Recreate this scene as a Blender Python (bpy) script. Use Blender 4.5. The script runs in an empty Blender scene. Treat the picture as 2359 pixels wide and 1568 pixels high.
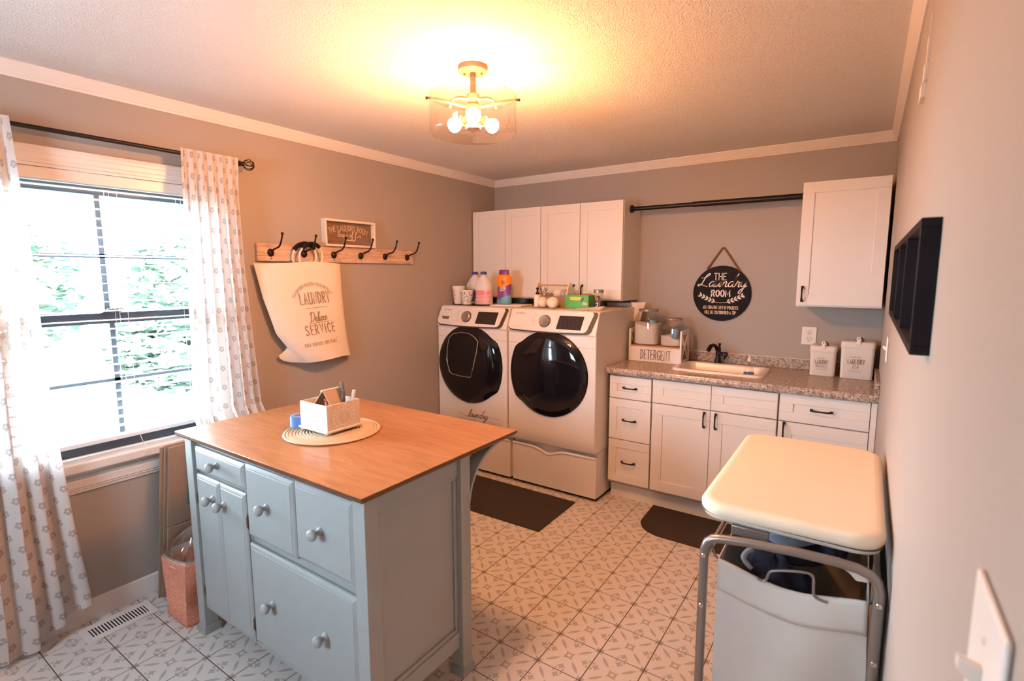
import bpy, bmesh, math, random
from mathutils import Vector, Matrix, noise

random.seed(7)
PI = math.pi
SC = bpy.context.scene
COL = SC.collection

# ------------------------------------------------------------------ camera, light, exposure
CAM = Vector((2.81732, -3.85102, 1.55336))
cd = bpy.data.cameras.new('camera'); cam = bpy.data.objects.new('camera', cd); COL.objects.link(cam)
cd.sensor_width = 36.0; cd.lens = 36.0 * 1193.983 / 2359.0; cd.dof.use_dof = True; cd.dof.focus_distance = 3.4; cd.dof.aperture_fstop = 5.0; cd.clip_start = 0.01; cd.clip_end = 200
RX = (0.82573339, 0.56405896, -0.00136224); RD = (0.07007278, -0.10497622, -0.99200292); RF = (-0.55969114, 0.81903448, -0.12620755)
cam.matrix_world = Matrix(((RX[0], -RD[0], -RF[0], CAM.x), (RX[1], -RD[1], -RF[1], CAM.y), (RX[2], -RD[2], -RF[2], CAM.z), (0, 0, 0, 1)))
SC.camera = cam
SC.view_settings.view_transform = 'Standard'; SC.view_settings.look = 'None'
SC.view_settings.gamma = 1.0; SC.view_settings.use_curve_mapping = False
SC.view_settings.exposure = 0.0
SC.cycles.use_denoising = True
SC.cycles.max_bounces = 8; SC.cycles.diffuse_bounces = 5; SC.cycles.glossy_bounces = 4
SC.cycles.transmission_bounces = 6; SC.cycles.transparent_max_bounces = 24
SC.cycles.caustics_reflective = False; SC.cycles.caustics_refractive = False
SC.cycles.sample_clamp_indirect = 6.0

SKY = 90.0
world = bpy.data.worlds.new('world'); SC.world = world; world.use_nodes = True
wn = world.node_tree; bg = wn.nodes['Background']
bg.inputs[0].default_value = (0.80, 0.92, 1.0, 1); bg.inputs[1].default_value = SKY
sun_d = bpy.data.lights.new('sun', 'SUN'); sun_d.energy = 3200.0; sun_d.angle = .02; sun_d.color = (1.0, .96, .90)
sun_o = bpy.data.objects.new('sun', sun_d); COL.objects.link(sun_o); sun_o.rotation_euler = (math.radians(12), math.radians(42), 0)   # high over the roof, shining away from the window
BULB = 1080.0                    # radiance of the three warm bulbs
BULB_COL = (1.0, 0.385, 0.125)

# room (metres): left wall x=0, back wall y=0, floor z=0
W, H, YF = 2.905, 2.378, -4.75
WY0, WY1, WZ0, WZ1 = -3.36, -2.47, 0.745, 2.008       # window opening in the left wall
# portal in the window opening (guides sky sampling, gives no light of its own)
pl = bpy.data.lights.new('window_portal', 'AREA'); pl.shape = 'RECTANGLE'; pl.size = WY1 - WY0; pl.size_y = WZ1 - WZ0
pl.cycles.is_portal = True
po = bpy.data.objects.new('window_portal', pl); COL.objects.link(po)
po.location = (-0.13, (WY0 + WY1) / 2, (WZ0 + WZ1) / 2); po.rotation_euler = (0, -PI / 2, 0)

pl2 = bpy.data.lights.new('window_portal', 'AREA'); pl2.shape = 'RECTANGLE'; pl2.size = .70; pl2.size_y = .70; pl2.cycles.is_portal = True  # sampling portal for the added window behind the camera
po2 = bpy.data.objects.new('window_portal', pl2); COL.objects.link(po2); po2.location = (1.1, YF-.11, 1.6); po2.rotation_euler = (PI/2, 0, PI)

# ------------------------------------------------------------------ mesh builder
class MB:
    def __init__(s): s.v = []; s.f = []; s.uv = {}
    def add(s, vs, fs):
        o = len(s.v); s.v += [tuple(p) for p in vs]; s.f += [tuple(i + o for i in f) for f in fs]; return s
    def box(s, x0, x1, y0, y1, z0, z1):
        if x0 > x1: x0, x1 = x1, x0
        if y0 > y1: y0, y1 = y1, y0
        if z0 > z1: z0, z1 = z1, z0
        return s.add([(x0,y0,z0),(x1,y0,z0),(x1,y1,z0),(x0,y1,z0),(x0,y0,z1),(x1,y0,z1),(x1,y1,z1),(x0,y1,z1)],
                     [(0,3,2,1),(4,5,6,7),(0,1,5,4),(1,2,6,5),(2,3,7,6),(3,0,4,7)])
    def rbox(s, c, size, rz=0.0, rx=0.0, ry=0.0):
        m = Matrix.Translation(c) @ Matrix.Rotation(rz,4,'Z') @ Matrix.Rotation(ry,4,'Y') @ Matrix.Rotation(rx,4,'X')
        t = MB().box(-size[0]/2,size[0]/2,-size[1]/2,size[1]/2,-size[2]/2,size[2]/2)
        return s.add([m @ Vector(p) for p in t.v], t.f)
    def prism(s, pts, axis, a, b):
        # pts: 2D polygon; axis 'x': (y,z), 'y': (x,z), 'z': (x,y)
        def P(p, h): return {'x': (h,p[0],p[1]), 'y': (p[0],h,p[1]), 'z': (p[0],p[1],h)}[axis]
        n = len(pts)
        fs = [tuple(range(n))[::-1], tuple(range(n, 2*n))] + [(i,(i+1)%n,(i+1)%n+n,i+n) for i in range(n)]
        return s.add([P(p,a) for p in pts] + [P(p,b) for p in pts], fs)
    def tube(s, pts, r, n=8, closed=False, caps=True):
        pts = [Vector(p) for p in pts]; m = len(pts); rs = r if isinstance(r, (list,tuple)) else [r]*m
        vs = []; up = None
        for i,p in enumerate(pts):
            if closed: d = pts[(i+1)%m] - pts[i-1]
            else: d = pts[min(i+1,m-1)] - pts[max(i-1,0)]
            if d.length < 1e-9: d = Vector((0,0,1))
            d.normalize()
            if up is None: up = Vector((0,0,1)) if abs(d.z) < .9 else Vector((1,0,0))
            a = d.cross(up)
            if a.length < 1e-6: a = d.orthogonal()
            a.normalize(); up = a.cross(d).normalized()
            for k in range(n):
                t = 2*PI*k/n; vs.append(p + (a*math.cos(t) + up*math.sin(t))*rs[i])
        fs = []
        for i in range(m if closed else m-1):
            j = (i+1)%m
            for k in range(n): fs.append((i*n+k, i*n+(k+1)%n, j*n+(k+1)%n, j*n+k))
        if caps and not closed: fs += [tuple(range(n))[::-1], tuple(range((m-1)*n, m*n))]
        return s.add(vs, fs)
    def cyl(s, p0, p1, r, r1=None, n=24): return s.tube([p0,p1], [r, r if r1 is None else r1], n)
    def lathe(s, prof, c=(0,0,0), n=32, axis='z', sx=1.0, sy=1.0):
        vs = []; m = len(prof)
        for r,h in prof:
            for k in range(n):
                t = 2*PI*k/n; a,b = r*math.cos(t)*sx, r*math.sin(t)*sy
                q = {'z': (a,b,h), 'y': (a,h,b), 'x': (h,a,b)}[axis]
                vs.append((c[0]+q[0], c[1]+q[1], c[2]+q[2]))
        fs = [(i*n+k, i*n+(k+1)%n, (i+1)*n+(k+1)%n, (i+1)*n+k) for i in range(m-1) for k in range(n)]
        if prof[0][0] > 1e-5: fs.append(tuple(range(n))[::-1])
        if prof[-1][0] > 1e-5: fs.append(tuple(range((m-1)*n, m*n)))
        return s.add(vs, fs)
    def sphere(s, c, r, n=20, m=12, sc=(1,1,1)):
        prof = [(r*math.sin(PI*i/m), -r*math.cos(PI*i/m)) for i in range(m+1)]
        t = MB().lathe([(max(a,1e-6),h) for a,h in prof], (0,0,0), n)
        return s.add([(c[0]+p[0]*sc[0], c[1]+p[1]*sc[1], c[2]+p[2]*sc[2]) for p in t.v], t.f)
    def grid(s, fn, nu, nv, closed_u=False, uvf=None):
        o = len(s.v); cu = nu if closed_u else nu+1
        vs = []
        for j in range(nv+1):
            for i in range(cu):
                u,v = i/nu, j/nv; vs.append(fn(u,v))
                if uvf: s.uv[o+len(vs)-1] = uvf(u,v)
        fs = []
        for j in range(nv):
            for i in range(nu):
                a = j*cu+i; b = j*cu+(i+1)%cu; fs.append((a,b,b+cu,a+cu))
        return s.add(vs, fs)
    def torus(s, c, R, r, axis='z', n=32, m=8):
        pts = []
        for k in range(n):
            t = 2*PI*k/n; a,b = R*math.cos(t), R*math.sin(t)
            q = {'z': (a,b,0), 'y': (a,0,b), 'x': (0,a,b)}[axis]; pts.append((c[0]+q[0],c[1]+q[1],c[2]+q[2]))
        return s.tube(pts, r, m, closed=True)
    def xform(s, m): s.v = [tuple(m @ Vector(p)) for p in s.v]; return s

ORG = {}
def build(name, mb, m, parent=None, bevel=0.0, smooth=35, kind=None, segs=2, solid=0.0, at=None):
    org = ORG.get(parent.name, Vector((0,0,0))) if parent else Vector(at or (0,0,0))
    me = bpy.data.meshes.new(name)
    me.from_pydata([(p[0]-org.x, p[1]-org.y, p[2]-org.z) for p in mb.v], [], mb.f)
    if mb.uv:
        ul = me.uv_layers.new(name='UVMap')
        for lp in me.loops: ul.data[lp.index].uv = mb.uv.get(lp.vertex_index, (0,0))
    me.update()
    bm = bmesh.new(); bm.from_mesh(me); bmesh.ops.recalc_face_normals(bm, faces=bm.faces); bm.to_mesh(me); bm.free()
    if smooth:
        me.shade_smooth(); me.set_sharp_from_angle(angle=math.radians(smooth))
    me.materials.append(m)
    o = bpy.data.objects.new(name, me); COL.objects.link(o)
    if parent: o.parent = parent
    else: o.location = org
    ORG[o.name] = org
    if bevel:
        b = o.modifiers.new('bevel', 'BEVEL'); b.width = bevel; b.segments = segs; b.limit_method = 'ANGLE'; b.angle_limit = math.radians(40)
        b.harden_normals = False
    if solid:
        b = o.modifiers.new('solid', 'SOLIDIFY'); b.thickness = solid; b.offset = 0
    if kind: o['kind'] = kind
    return o
def thing(name, label, cat, loc=(0,0,0), group=None):
    o = bpy.data.objects.new(name, None); COL.objects.link(o); o.location = loc; o.empty_display_size = .05
    o['label'] = label; o['category'] = cat
    if group: o['group'] = group
    ORG[o.name] = Vector(loc); return o
def tag(o, label, cat, group=None):
    o['label'] = label; o['category'] = cat
    if group: o['group'] = group
    return o
def single(name, mb, m, label, cat, group=None, **k): return tag(build(name, mb, m, None, **k), label, cat, group)
def struct_root(name):
    o = bpy.data.objects.new(name, None); COL.objects.link(o); o['kind'] = 'structure'; ORG[o.name] = Vector((0,0,0)); return o
def dup(o, loc=None, parent=None, label=None):
    c = o.copy(); COL.objects.link(c)
    if parent is not None: c.parent = parent
    if loc is not None: c.location = loc
    if label: c['label'] = label
    for ch in [x for x in bpy.data.objects if x.parent == o]: dup(ch, None, c)
    return c

# ------------------------------------------------------------------ materials
class NT:
    def __init__(s, name):
        s.m = bpy.data.materials.new(name); s.m.use_nodes = True; s.t = s.m.node_tree
        s.p = s.t.nodes['Principled BSDF']; s.out = s.t.nodes['Material Output']
    def n(s, typ, **k):
        x = s.t.nodes.new(typ)
        for a,b in k.items(): setattr(x, a, b)
        return x
    def l(s, a, b): s.t.links.new(a, b)
    def val(s, sock, v):
        if isinstance(v, (int,float)): sock.default_value = v
        elif isinstance(v, (tuple,list)): sock.default_value = v
        else: s.l(v, sock)
    def math(s, op, a, b=0.0, c=0.0):
        x = s.n('ShaderNodeMath', operation=op); s.val(x.inputs[0], a); s.val(x.inputs[1], b); s.val(x.inputs[2], c); return x.outputs[0]
    def mix(s, f, a, b):
        x = s.n('ShaderNodeMix', data_type='RGBA'); s.val(x.inputs[0], f)
        for sock, v in ((x.inputs[6], a), (x.inputs[7], b)):
            if isinstance(v, (tuple,list)): sock.default_value = (v[0],v[1],v[2],1)
            else: s.l(v, sock)
        return x.outputs[2]
    def coord(s, kind='Object', scale=(1,1,1), rot=(0,0,0)):
        c = s.n('ShaderNodeTexCoord'); mp = s.n('ShaderNodeMapping'); mp.inputs['Scale'].default_value = scale; mp.inputs['Rotation'].default_value = rot
        s.l(c.outputs[kind], mp.inputs[0]); return mp.outputs[0]
    def noise(s, vec, scale, detail=3, rough=.5, dist=0):
        x = s.n('ShaderNodeTexNoise'); s.l(vec, x.inputs['Vector']); x.inputs['Scale'].default_value = scale; x.inputs['Detail'].default_value = detail
        x.inputs['Roughness'].default_value = rough; x.inputs['Distortion'].default_value = dist; return x.outputs[0]
    def vor(s, vec, scale, feature='F1', out=0):
        x = s.n('ShaderNodeTexVoronoi', feature=feature); s.l(vec, x.inputs['Vector']); x.inputs['Scale'].default_value = scale; return x.outputs[out]
    def ramp(s, f, stops, interp='LINEAR'):
        x = s.n('ShaderNodeValToRGB'); x.color_ramp.interpolation = interp; s.l(f, x.inputs[0]); e = x.color_ramp.elements
        while len(e) < len(stops): e.new(.5)
        for i,(p,c) in enumerate(stops): e[i].position = p; e[i].color = (c[0],c[1],c[2],1) if not isinstance(c,(int,float)) else (c,c,c,1)
        return x.outputs[0]
    def step(s, f, edge, soft=.02):     # 1 where f < edge
        x = s.n('ShaderNodeMapRange'); x.inputs[1].default_value = edge-soft; x.inputs[2].default_value = edge+soft; x.inputs[3].default_value = 1; x.inputs[4].default_value = 0
        s.l(f, x.inputs[0]); return x.outputs[0]
    def bump(s, h, strength, dist=.01):
        b = s.n('ShaderNodeBump'); b.inputs['Strength'].default_value = strength; b.inputs['Distance'].default_value = dist
        s.l(h, b.inputs['Height']); s.l(b.outputs[0], s.p.inputs['Normal']); return b
    def base(s, c):
        if isinstance(c, (tuple,list)): s.p.inputs['Base Color'].default_value = (c[0],c[1],c[2],1)
        else: s.l(c, s.p.inputs['Base Color'])
    def set(s, **k):
        for a,b in k.items(): s.p.inputs[a.replace('_',' ')].default_value = b
        return s

def pmat(name, col, rough=.5, metal=0.0, var=.06, vs=9.0, bump=0.0, bs=120.0, bd=.002, coat=0.0, spec=.5):
    s = NT(name); v = s.coord()
    d = tuple(max(0, c*(1-var)) for c in col); b = tuple(min(1, c*(1+var)) for c in col)
    s.base(s.mix(s.noise(v, vs, 3), d, b))
    s.set(Roughness=rough, Metallic=metal, Specular_IOR_Level=spec)
    if coat: s.set(Coat_Weight=coat, Coat_Roughness=.08)
    if bump: s.bump(s.noise(v, bs, 2), bump, bd)
    return s.m

M = {}
WALLC = (.395, .355, .322)
M['wall'] = pmat('wall_paint', WALLC, .62, var=.015, vs=3, bump=.12, bs=260, bd=.001, spec=.35)
s = NT('popcorn_ceiling'); v = s.coord()
h1 = s.noise(v, 120, 4, .7); h2 = s.vor(v, 170)
s.base(s.mix(h1, (.80,.795,.79), (.90,.895,.89))); s.set(Roughness=.95, Specular_IOR_Level=.1)
s.bump(s.math('SUBTRACT', h1, s.math('MULTIPLY', h2, .5)), .55, .011); M['ceiling'] = s.m
M['trim'] = pmat('white_trim', (.80,.78,.76), .35, var=.02)
M['trim_ribbed'] = M['trim']
M['cab'] = pmat('white_cabinet', (.80,.78,.755), .38, var=.012, vs=4)
M['cab_edge'] = pmat('grey_cabinet_edge', (.42,.40,.38), .5, var=.03)
M['appl'] = pmat('white_enamel', (.80,.775,.745), .16, var=.01, vs=2, coat=.4)
M['black_metal'] = pmat('black_bronze', (.012,.010,.012), .38, metal=.5, var=.2)
M['black_paint'] = pmat('black_painted_wood', (.010,.008,.011), .6, var=.15, vs=40, spec=.12)
M['iron'] = pmat('dark_iron', (.016,.012,.016), .45, metal=.6, var=.3, vs=60, bump=.2, bs=300)
M['chrome'] = pmat('chrome', (.75,.73,.70), .14, metal=1, var=.02)
M['chrome_dark'] = pmat('dark_chrome', (.22,.20,.19), .22, metal=1, var=.03)
M['nickel'] = pmat('warm_nickel', (.50,.36,.27), .35, metal=.75, var=.03)
M['steel'] = pmat('grey_steel_tube', (.30,.27,.25), .33, metal=.75, var=.04)
M['black_gloss'] = pmat('black_glass_door', (.004,.004,.008), .05, var=.1, spec=.38)
M['display'] = pmat('black_display', (.025,.018,.018), .12, var=.1)
M['island'] = pmat('blue_grey_paint', (.37,.415,.425), .34, var=.05, vs=14, bump=.05, bs=90)
M['ink'] = pmat('dark_ink', (.10,.075,.065), .7, var=.1)
M['ink_soft'] = pmat('faded_ink', (.30,.235,.20), .7, var=.1)
M['white_print'] = pmat('white_print', (.82,.76,.70), .7, var=.04)
M['cream_print'] = pmat('cream_print', (.74,.58,.42), .7, var=.06)
M['mark'] = pmat('panel_marking', (.52,.43,.38), .6, var=.05)
M['canvas'] = pmat('cream_canvas', (.84,.78,.70), .9, var=.03, vs=20, bump=.25, bs=700, bd=.001)
M['canvas_cool'] = pmat('natural_canvas', (.66,.63,.60), .92, var=.04, vs=15, bump=.3, bs=800, bd=.001)
M['pad'] = pmat('cream_pad_cover', (.86,.76,.60), .85, var=.03, vs=12, bump=.15, bs=500, bd=.001)
M['navy'] = pmat('navy_cloth', (.012,.013,.03), .95, var=.25, vs=25, bump=.3, bs=300)
M['denim'] = pmat('pale_denim', (.22,.27,.36), .95, var=.2, vs=40, bump=.3, bs=300)
M['grey_cloth'] = pmat('grey_cloth', (.25,.25,.27), .95, var=.15, vs=40)
M['matdark'] = pmat('dark_brown_mat', (.035,.022,.018), .95, var=.45, vs=260, bump=.8, bs=420, bd=.004)
M['sink'] = pmat('biscuit_enamel', (.82,.73,.66), .2, var=.01, coat=.3)
M['blue_plastic'] = pmat('blue_plastic', (.10,.25,.62), .35, var=.04)
M['lightblue'] = pmat('pale_blue_plastic', (.22,.42,.68), .35, var=.05)
M['cap_blue'] = pmat('navy_cap', (.03,.05,.26), .35, var=.05)
M['jug'] = pmat('white_jug_plastic', (.82,.80,.80), .35, var=.02)
M['purple'] = pmat('purple_plastic', (.22,.055,.27), .3, var=.05)
M['orange'] = pmat('orange_plastic', (.95,.27,.02), .3, var=.04)
M['teal'] = pmat('teal_crystals', (.12,.35,.45), .4, var=.5, vs=60)
M['pink'] = pmat('pink_label', (.85,.25,.30), .4, var=.05)
M['pale_pink'] = pmat('pale_pink_label', (.88,.50,.47), .45, var=.04)
M['red'] = pmat('red_label', (.62,.06,.10), .4, var=.05)
M['blue_label'] = pmat('blue_label', (.06,.18,.42), .4, var=.12, vs=30)
M['white'] = pmat('white_plastic', (.84,.82,.79), .35, var=.015)
M['offwhite'] = pmat('off_white_paint', (.80,.74,.67), .45, var=.02)
M['cream_metal'] = pmat('cream_enamel_tin', (.78,.73,.67), .3, var=.015)
M['wool'] = pmat('felted_wool', (.85,.78,.66), 1.0, var=.06, vs=40, bump=.6, bs=250, bd=.003)
M['wool_grey'] = pmat('grey_felted_wool', (.42,.38,.34), 1.0, var=.12, vs=40, bump=.6, bs=250, bd=.003)
M['green'] = pmat('green_carton', (.08,.40,.06), .4, var=.25, vs=25)
M['green_dark'] = pmat('green_carton_side', (.07,.30,.05), .45, var=.3, vs=30)
M['yellow'] = pmat('yellow_print', (.90,.66,.05), .45, var=.04)
M['kraft'] = pmat('kraft_card', (.36,.25,.18), .85, var=.06, vs=18, bump=.1, bs=200)
M['card'] = pmat('cardboard', (.30,.205,.15), .9, var=.08, vs=16, bump=.12, bs=160)
M['card_green'] = pmat('green_box_print', (.06,.18,.15), .8, var=.1)
M['paper'] = pmat('white_paper', (.86,.80,.74), .8, var=.03)
M['rope'] = pmat('jute_rope', (.19,.09,.045), .95, var=.3, vs=300, bump=.8, bs=500)
M['clip_brown'] = pmat('rust_brown', (.22,.07,.04), .6, var=.2)
M['powder'] = pmat('washing_powder', (.88,.86,.84), .95, var=.05, vs=300, bump=.8, bs=260, bd=.004)
M['lid'] = pmat('brushed_tin_lid', (.34,.30,.27), .32, metal=.55, var=.08, vs=60)
M['hinge'] = pmat('aged_brass', (.24,.15,.09), .4, metal=.7, var=.2, vs=60)
M['grass'] = pmat('lawn_grass', (.36,.385,.345), 1.0, var=.25, vs=3)
M['leaf'] = pmat('tree_leaves', (.026,.046,.036), .9, var=.4, vs=2, spec=.0)
M['bark'] = pmat('bark', (.12,.09,.07), .95, var=.3, vs=20)
M['dark_gap'] = pmat('dark_plinth', (.02,.02,.028), .8, var=.2)
M['lime'] = pmat('lime_rubber', (.42,.55,.12), .5, var=.05)
M['grout'] = pmat('dark_grout', (.10,.072,.06), .9, var=.2, vs=80)
M['vent'] = pmat('white_vent_paint', (.78,.75,.72), .4, var=.02)
M['doily'] = None

def glassy(name, col, alpha, rough=.03):
    s = NT(name); t = s.n('ShaderNodeBsdfTransparent'); t.inputs[0].default_value = (1,1,1,1)
    g = s.n('ShaderNodeBsdfGlossy'); g.inputs['Roughness'].default_value = rough; g.inputs[0].default_value = (1,1,1,1)
    lw = s.n('ShaderNodeLayerWeight'); lw.inputs[0].default_value = .5
    tt = s.n('ShaderNodeMixRGB'); tt.inputs[0].default_value = 0; tt.inputs[1].default_value = (*col,1); tt.inputs[2].default_value = (*col,1)
    s.l(tt.outputs[0], t.inputs[0])
    mx = s.n('ShaderNodeMixShader'); f = s.math('ADD', s.math('MULTIPLY', s.math('POWER', lw.outputs[1], 3.0), .5), alpha + .02)
    s.l(f, mx.inputs[0]); s.l(t.outputs[0], mx.inputs[1]); s.l(g.outputs[0], mx.inputs[2]); s.l(mx.outputs[0], s.out.inputs[0]); return s.m
M['glass'] = glassy('window_glass', (.98,.99,1.0), .0)
M['tinted'] = glassy('tinted_glass', (.62,.64,.66), .0)  # tint dims the daylight from the added window
M['jar_glass'] = glassy('jar_glass', (.93,.94,.94), .03)
M['shade_glass'] = glassy('lamp_shade_glass', (.99,.975,.96), .09, .05)
M['film'] = glassy('clear_plastic_film', (.84,.87,.90), .16, .12)
s = NT('glowing_bulb'); e = s.n('ShaderNodeEmission'); e.inputs[0].default_value = (*BULB_COL,1); e.inputs[1].default_value = BULB
s.l(e.outputs[0], s.out.inputs[0]); M['bulb'] = s.m

# floor tile print: stars at centre and corners, leaves on the diagonals, crosses at the edges
TS = 0.188
s = NT('patterned_tile'); c = s.n('ShaderNodeTexCoord'); sep = s.n('ShaderNodeSeparateXYZ'); s.l(c.outputs['Object'], sep.inputs[0])
u = s.math('ABSOLUTE', s.math('MULTIPLY', sep.outputs[0], 2/TS)); v = s.math('ABSOLUTE', s.math('MULTIPLY', sep.outputs[1], 2/TS))
S_ = s.math('MULTIPLY', s.math('ADD', u, v), .5); T_ = s.math('ABSOLUTE', s.math('MULTIPLY', s.math('SUBTRACT', u, v), .5))
def astroid(a, b, R, e=.68): return s.step(s.math('ADD', s.math('POWER', a, e), s.math('POWER', b, e)), R**e, .012)
star = astroid(S_, T_, .235)
hole = s.step(s.math('ADD', S_, T_), .075, .01)
S2 = s.math('SUBTRACT', 1.0, S_); star2 = astroid(s.math('MAXIMUM', S2, 0.0), T_, .20)
d = s.math('DIVIDE', s.math('SUBTRACT', S_, .52), .245)
leaf = s.step(s.math('SUBTRACT', T_, s.math('MULTIPLY', s.math('SUBTRACT', 1.0, s.math('MULTIPLY', d, d)), .052)), 0.0, .008)
mx_ = s.math('MAXIMUM', u, v); mn_ = s.math('MINIMUM', u, v)
cr = astroid(s.math('ABSOLUTE', s.math('SUBTRACT', mx_, .74)), mn_, .24, .60)
cr2 = astroid(s.math('ABSOLUTE', s.math('SUBTRACT', mx_, .90)), s.math('ABSOLUTE', s.math('SUBTRACT', mn_, .17)), .10, .7)
pat = s.math('MAXIMUM', s.math('MAXIMUM', s.math('SUBTRACT', star, hole), star2), s.math('MAXIMUM', leaf, s.math('MAXIMUM', cr, cr2)))
wob = s.noise(s.coord('Object'), 30, 3)
pat = s.math('MULTIPLY', s.math('MAXIMUM', pat, 0.0), s.math('MULTIPLY_ADD', wob, .5, .65))
s.base(s.mix(pat, (.70,.68,.66), (.40,.385,.375))); s.set(Roughness=.36, Specular_IOR_Level=.4)
M['tile'] = s.m

# wood
def wood(name, stops, sc, rot=(0,0,0), rough=.35, coat=0.0, kind='Object'):
    s = NT(name); v = s.coord(kind, sc, rot); n = s.noise(v, 6, 5, .6, .6); n2 = s.noise(v, 30, 2)
    f = s.math('MULTIPLY_ADD', n2, .25, s.math('MULTIPLY', n, .75))
    s.base(s.ramp(f, stops)); s.set(Roughness=rough)
    if coat: s.set(Coat_Weight=coat, Coat_Roughness=.12)
    s.bump(n2, .06, .001); return s.m
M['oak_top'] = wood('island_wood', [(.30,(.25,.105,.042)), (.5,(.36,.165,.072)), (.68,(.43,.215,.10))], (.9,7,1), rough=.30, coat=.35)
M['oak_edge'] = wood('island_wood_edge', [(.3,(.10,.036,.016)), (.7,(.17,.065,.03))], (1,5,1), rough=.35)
M['whitewash'] = wood('whitewashed_board', [(.30,(.36,.20,.13)), (.5,(.60,.42,.31)), (.68,(.74,.60,.49))], (1,1.2,9), rough=.8)
M['sign_wood'] = wood('brown_sign_wood', [(.3,(.12,.065,.04)), (.5,(.20,.115,.075)), (.7,(.25,.155,.11))], (1,2,14), rough=.75)
M['pine'] = wood('orange_pine', [(.3,(.50,.26,.12)), (.7,(.62,.36,.18))], (2,14,2), rough=.6)
M['org_white'] = wood('whitewash_organizer', [(.3,(.50,.45,.41)), (.7,(.68,.63,.58))], (9,9,2), rough=.7)
M['lace'] = pmat('pale_lace_print', (.72,.68,.64), .7, var=.03)
M['org_dark'] = pmat('organizer_inside', (.34,.24,.17), .8, var=.1, vs=30)
# granite laminate
s = NT('speckled_laminate'); v = s.coord(); n = s.noise(v, 60, 4, .7); sp = s.noise(v, 130, 2, .6); big = s.noise(v, 18, 3, .6)
c1 = s.ramp(n, [(.30,(.13,.10,.10)), (.44,(.34,.27,.23)), (.56,(.55,.46,.39)), (.72,(.68,.60,.53))])
c2 = s.mix(s.step(sp, .40, .03), c1, (.07,.06,.075))
s.base(s.mix(s.math('MULTIPLY', big, .25), c2, (.40,.30,.23))); s.set(Roughness=.22); M['granite'] = s.m
# round braided mat
s = NT('braided_jute'); c = s.n('ShaderNodeTexCoord'); ln = s.n('ShaderNodeVectorMath', operation='LENGTH'); s.l(c.outputs['Object'], ln.inputs[0])
r_ = s.math('SINE', s.math('MULTIPLY', ln.outputs['Value'], 2*PI/.0125)); nz = s.noise(s.coord(), 170, 2)
s.base(s.mix(s.math('MULTIPLY_ADD', r_, .2, nz), (.40,.30,.20), (.66,.52,.37))); s.set(Roughness=.95)
s.bump(s.math('MULTIPLY_ADD', nz, 1.2, r_), .7, .004); M['braid'] = s.m
# coral fabric with pale dots
s = NT('coral_dotted_fabric'); v = s.coord(); dd = s.vor(v, 150)
s.base(s.mix(s.step(dd, .30, .05), (.66,.24,.15), (.84,.55,.44))); s.set(Roughness=.95); s.bump(s.noise(v, 12, 3), .5, .02); M['coral'] = s.m
# curtain: linen with printed flowers, lets daylight through
def curtain_mat():
    s = NT('floral_linen_curtain'); c = s.n('ShaderNodeTexCoord'); sep = s.n('ShaderNodeSeparateXYZ'); s.l(c.outputs['UV'], sep.inputs[0])
    px, py = .088, .050
    row = s.math('FLOOR', s.math('DIVIDE', sep.outputs[1], py)); off = s.math('MULTIPLY', s.math('MODULO', s.math('ABSOLUTE', row), 2.0), .5)
    fu = s.math('MULTIPLY', s.math('SUBTRACT', s.math('FRACT', s.math('ADD', s.math('DIVIDE', sep.outputs[0], px), off)), .5), px)
    fv = s.math('MULTIPLY', s.math('SUBTRACT', s.math('FRACT', s.math('DIVIDE', sep.outputs[1], py)), .5), py)
    r = s.math('SQRT', s.math('ADD', s.math('MULTIPLY', fu, fu), s.math('MULTIPLY', fv, fv)))
    a = s.math('SUBTRACT', s.math('MODULO', s.math('ADD', s.math('ARCTAN2', fv, fu), 2*PI+.3), 2*PI/5), PI/5)
    dx = s.math('SUBTRACT', s.math('MULTIPLY', r, s.math('COSINE', a)), .0100); dy = s.math('MULTIPLY', r, s.math('SINE', a))
    dd = s.math('SQRT', s.math('ADD', s.math('MULTIPLY', dx, dx), s.math('MULTIPLY', dy, dy)))
    m1 = s.step(dd, .0064, .0012)
    nz = s.noise(s.coord('UV'), 240, 2); weave = s.noise(s.coord('UV', (40,700,1)), 1.0, 2)
    msk = s.math('MULTIPLY', m1, s.math('MULTIPLY_ADD', nz, .7, .45))
    col = s.mix(msk, s.mix(weave, (.70,.67,.66), (.80,.78,.77)), (.40,.36,.35))
    s.base(col); s.set(Roughness=.95, Specular_IOR_Level=.1)
    tr = s.n('ShaderNodeBsdfTranslucent'); s.l(col, tr.inputs[0]); mx = s.n('ShaderNodeMixShader'); mx.inputs[0].default_value = .30
    s.l(s.p.outputs[0], mx.inputs[1]); s.l(tr.outputs[0], mx.inputs[2])
    tp = s.n('ShaderNodeBsdfTransparent'); m2 = s.n('ShaderNodeMixShader'); m2.inputs[0].default_value = .05
    s.l(mx.outputs[0], m2.inputs[1]); s.l(tp.outputs[0], m2.inputs[2]); s.l(m2.outputs[0], s.out.inputs[0]); return s.m
M['curtain'] = curtain_mat()
def slat_mat():
    s = NT('white_blind_slat'); s.base((.85,.86,.87)); s.set(Roughness=.4)
    nz = s.noise(s.coord(), 8, 2); s.base(s.mix(nz, (.84,.85,.86), (.88,.89,.90)))
    tr = s.n('ShaderNodeBsdfTranslucent'); tr.inputs[0].default_value = (.8,.85,.9,1); mx = s.n('ShaderNodeMixShader'); mx.inputs[0].default_value = .2
    s.l(s.p.outputs[0], mx.inputs[1]); s.l(tr.outputs[0], mx.inputs[2]); s.l(mx.outputs[0], s.out.inputs[0]); return s.m
M['slat'] = slat_mat()
M['window_dark'] = pmat('dark_window_frame', (.05,.065,.085), .4, var=.1)
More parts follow.
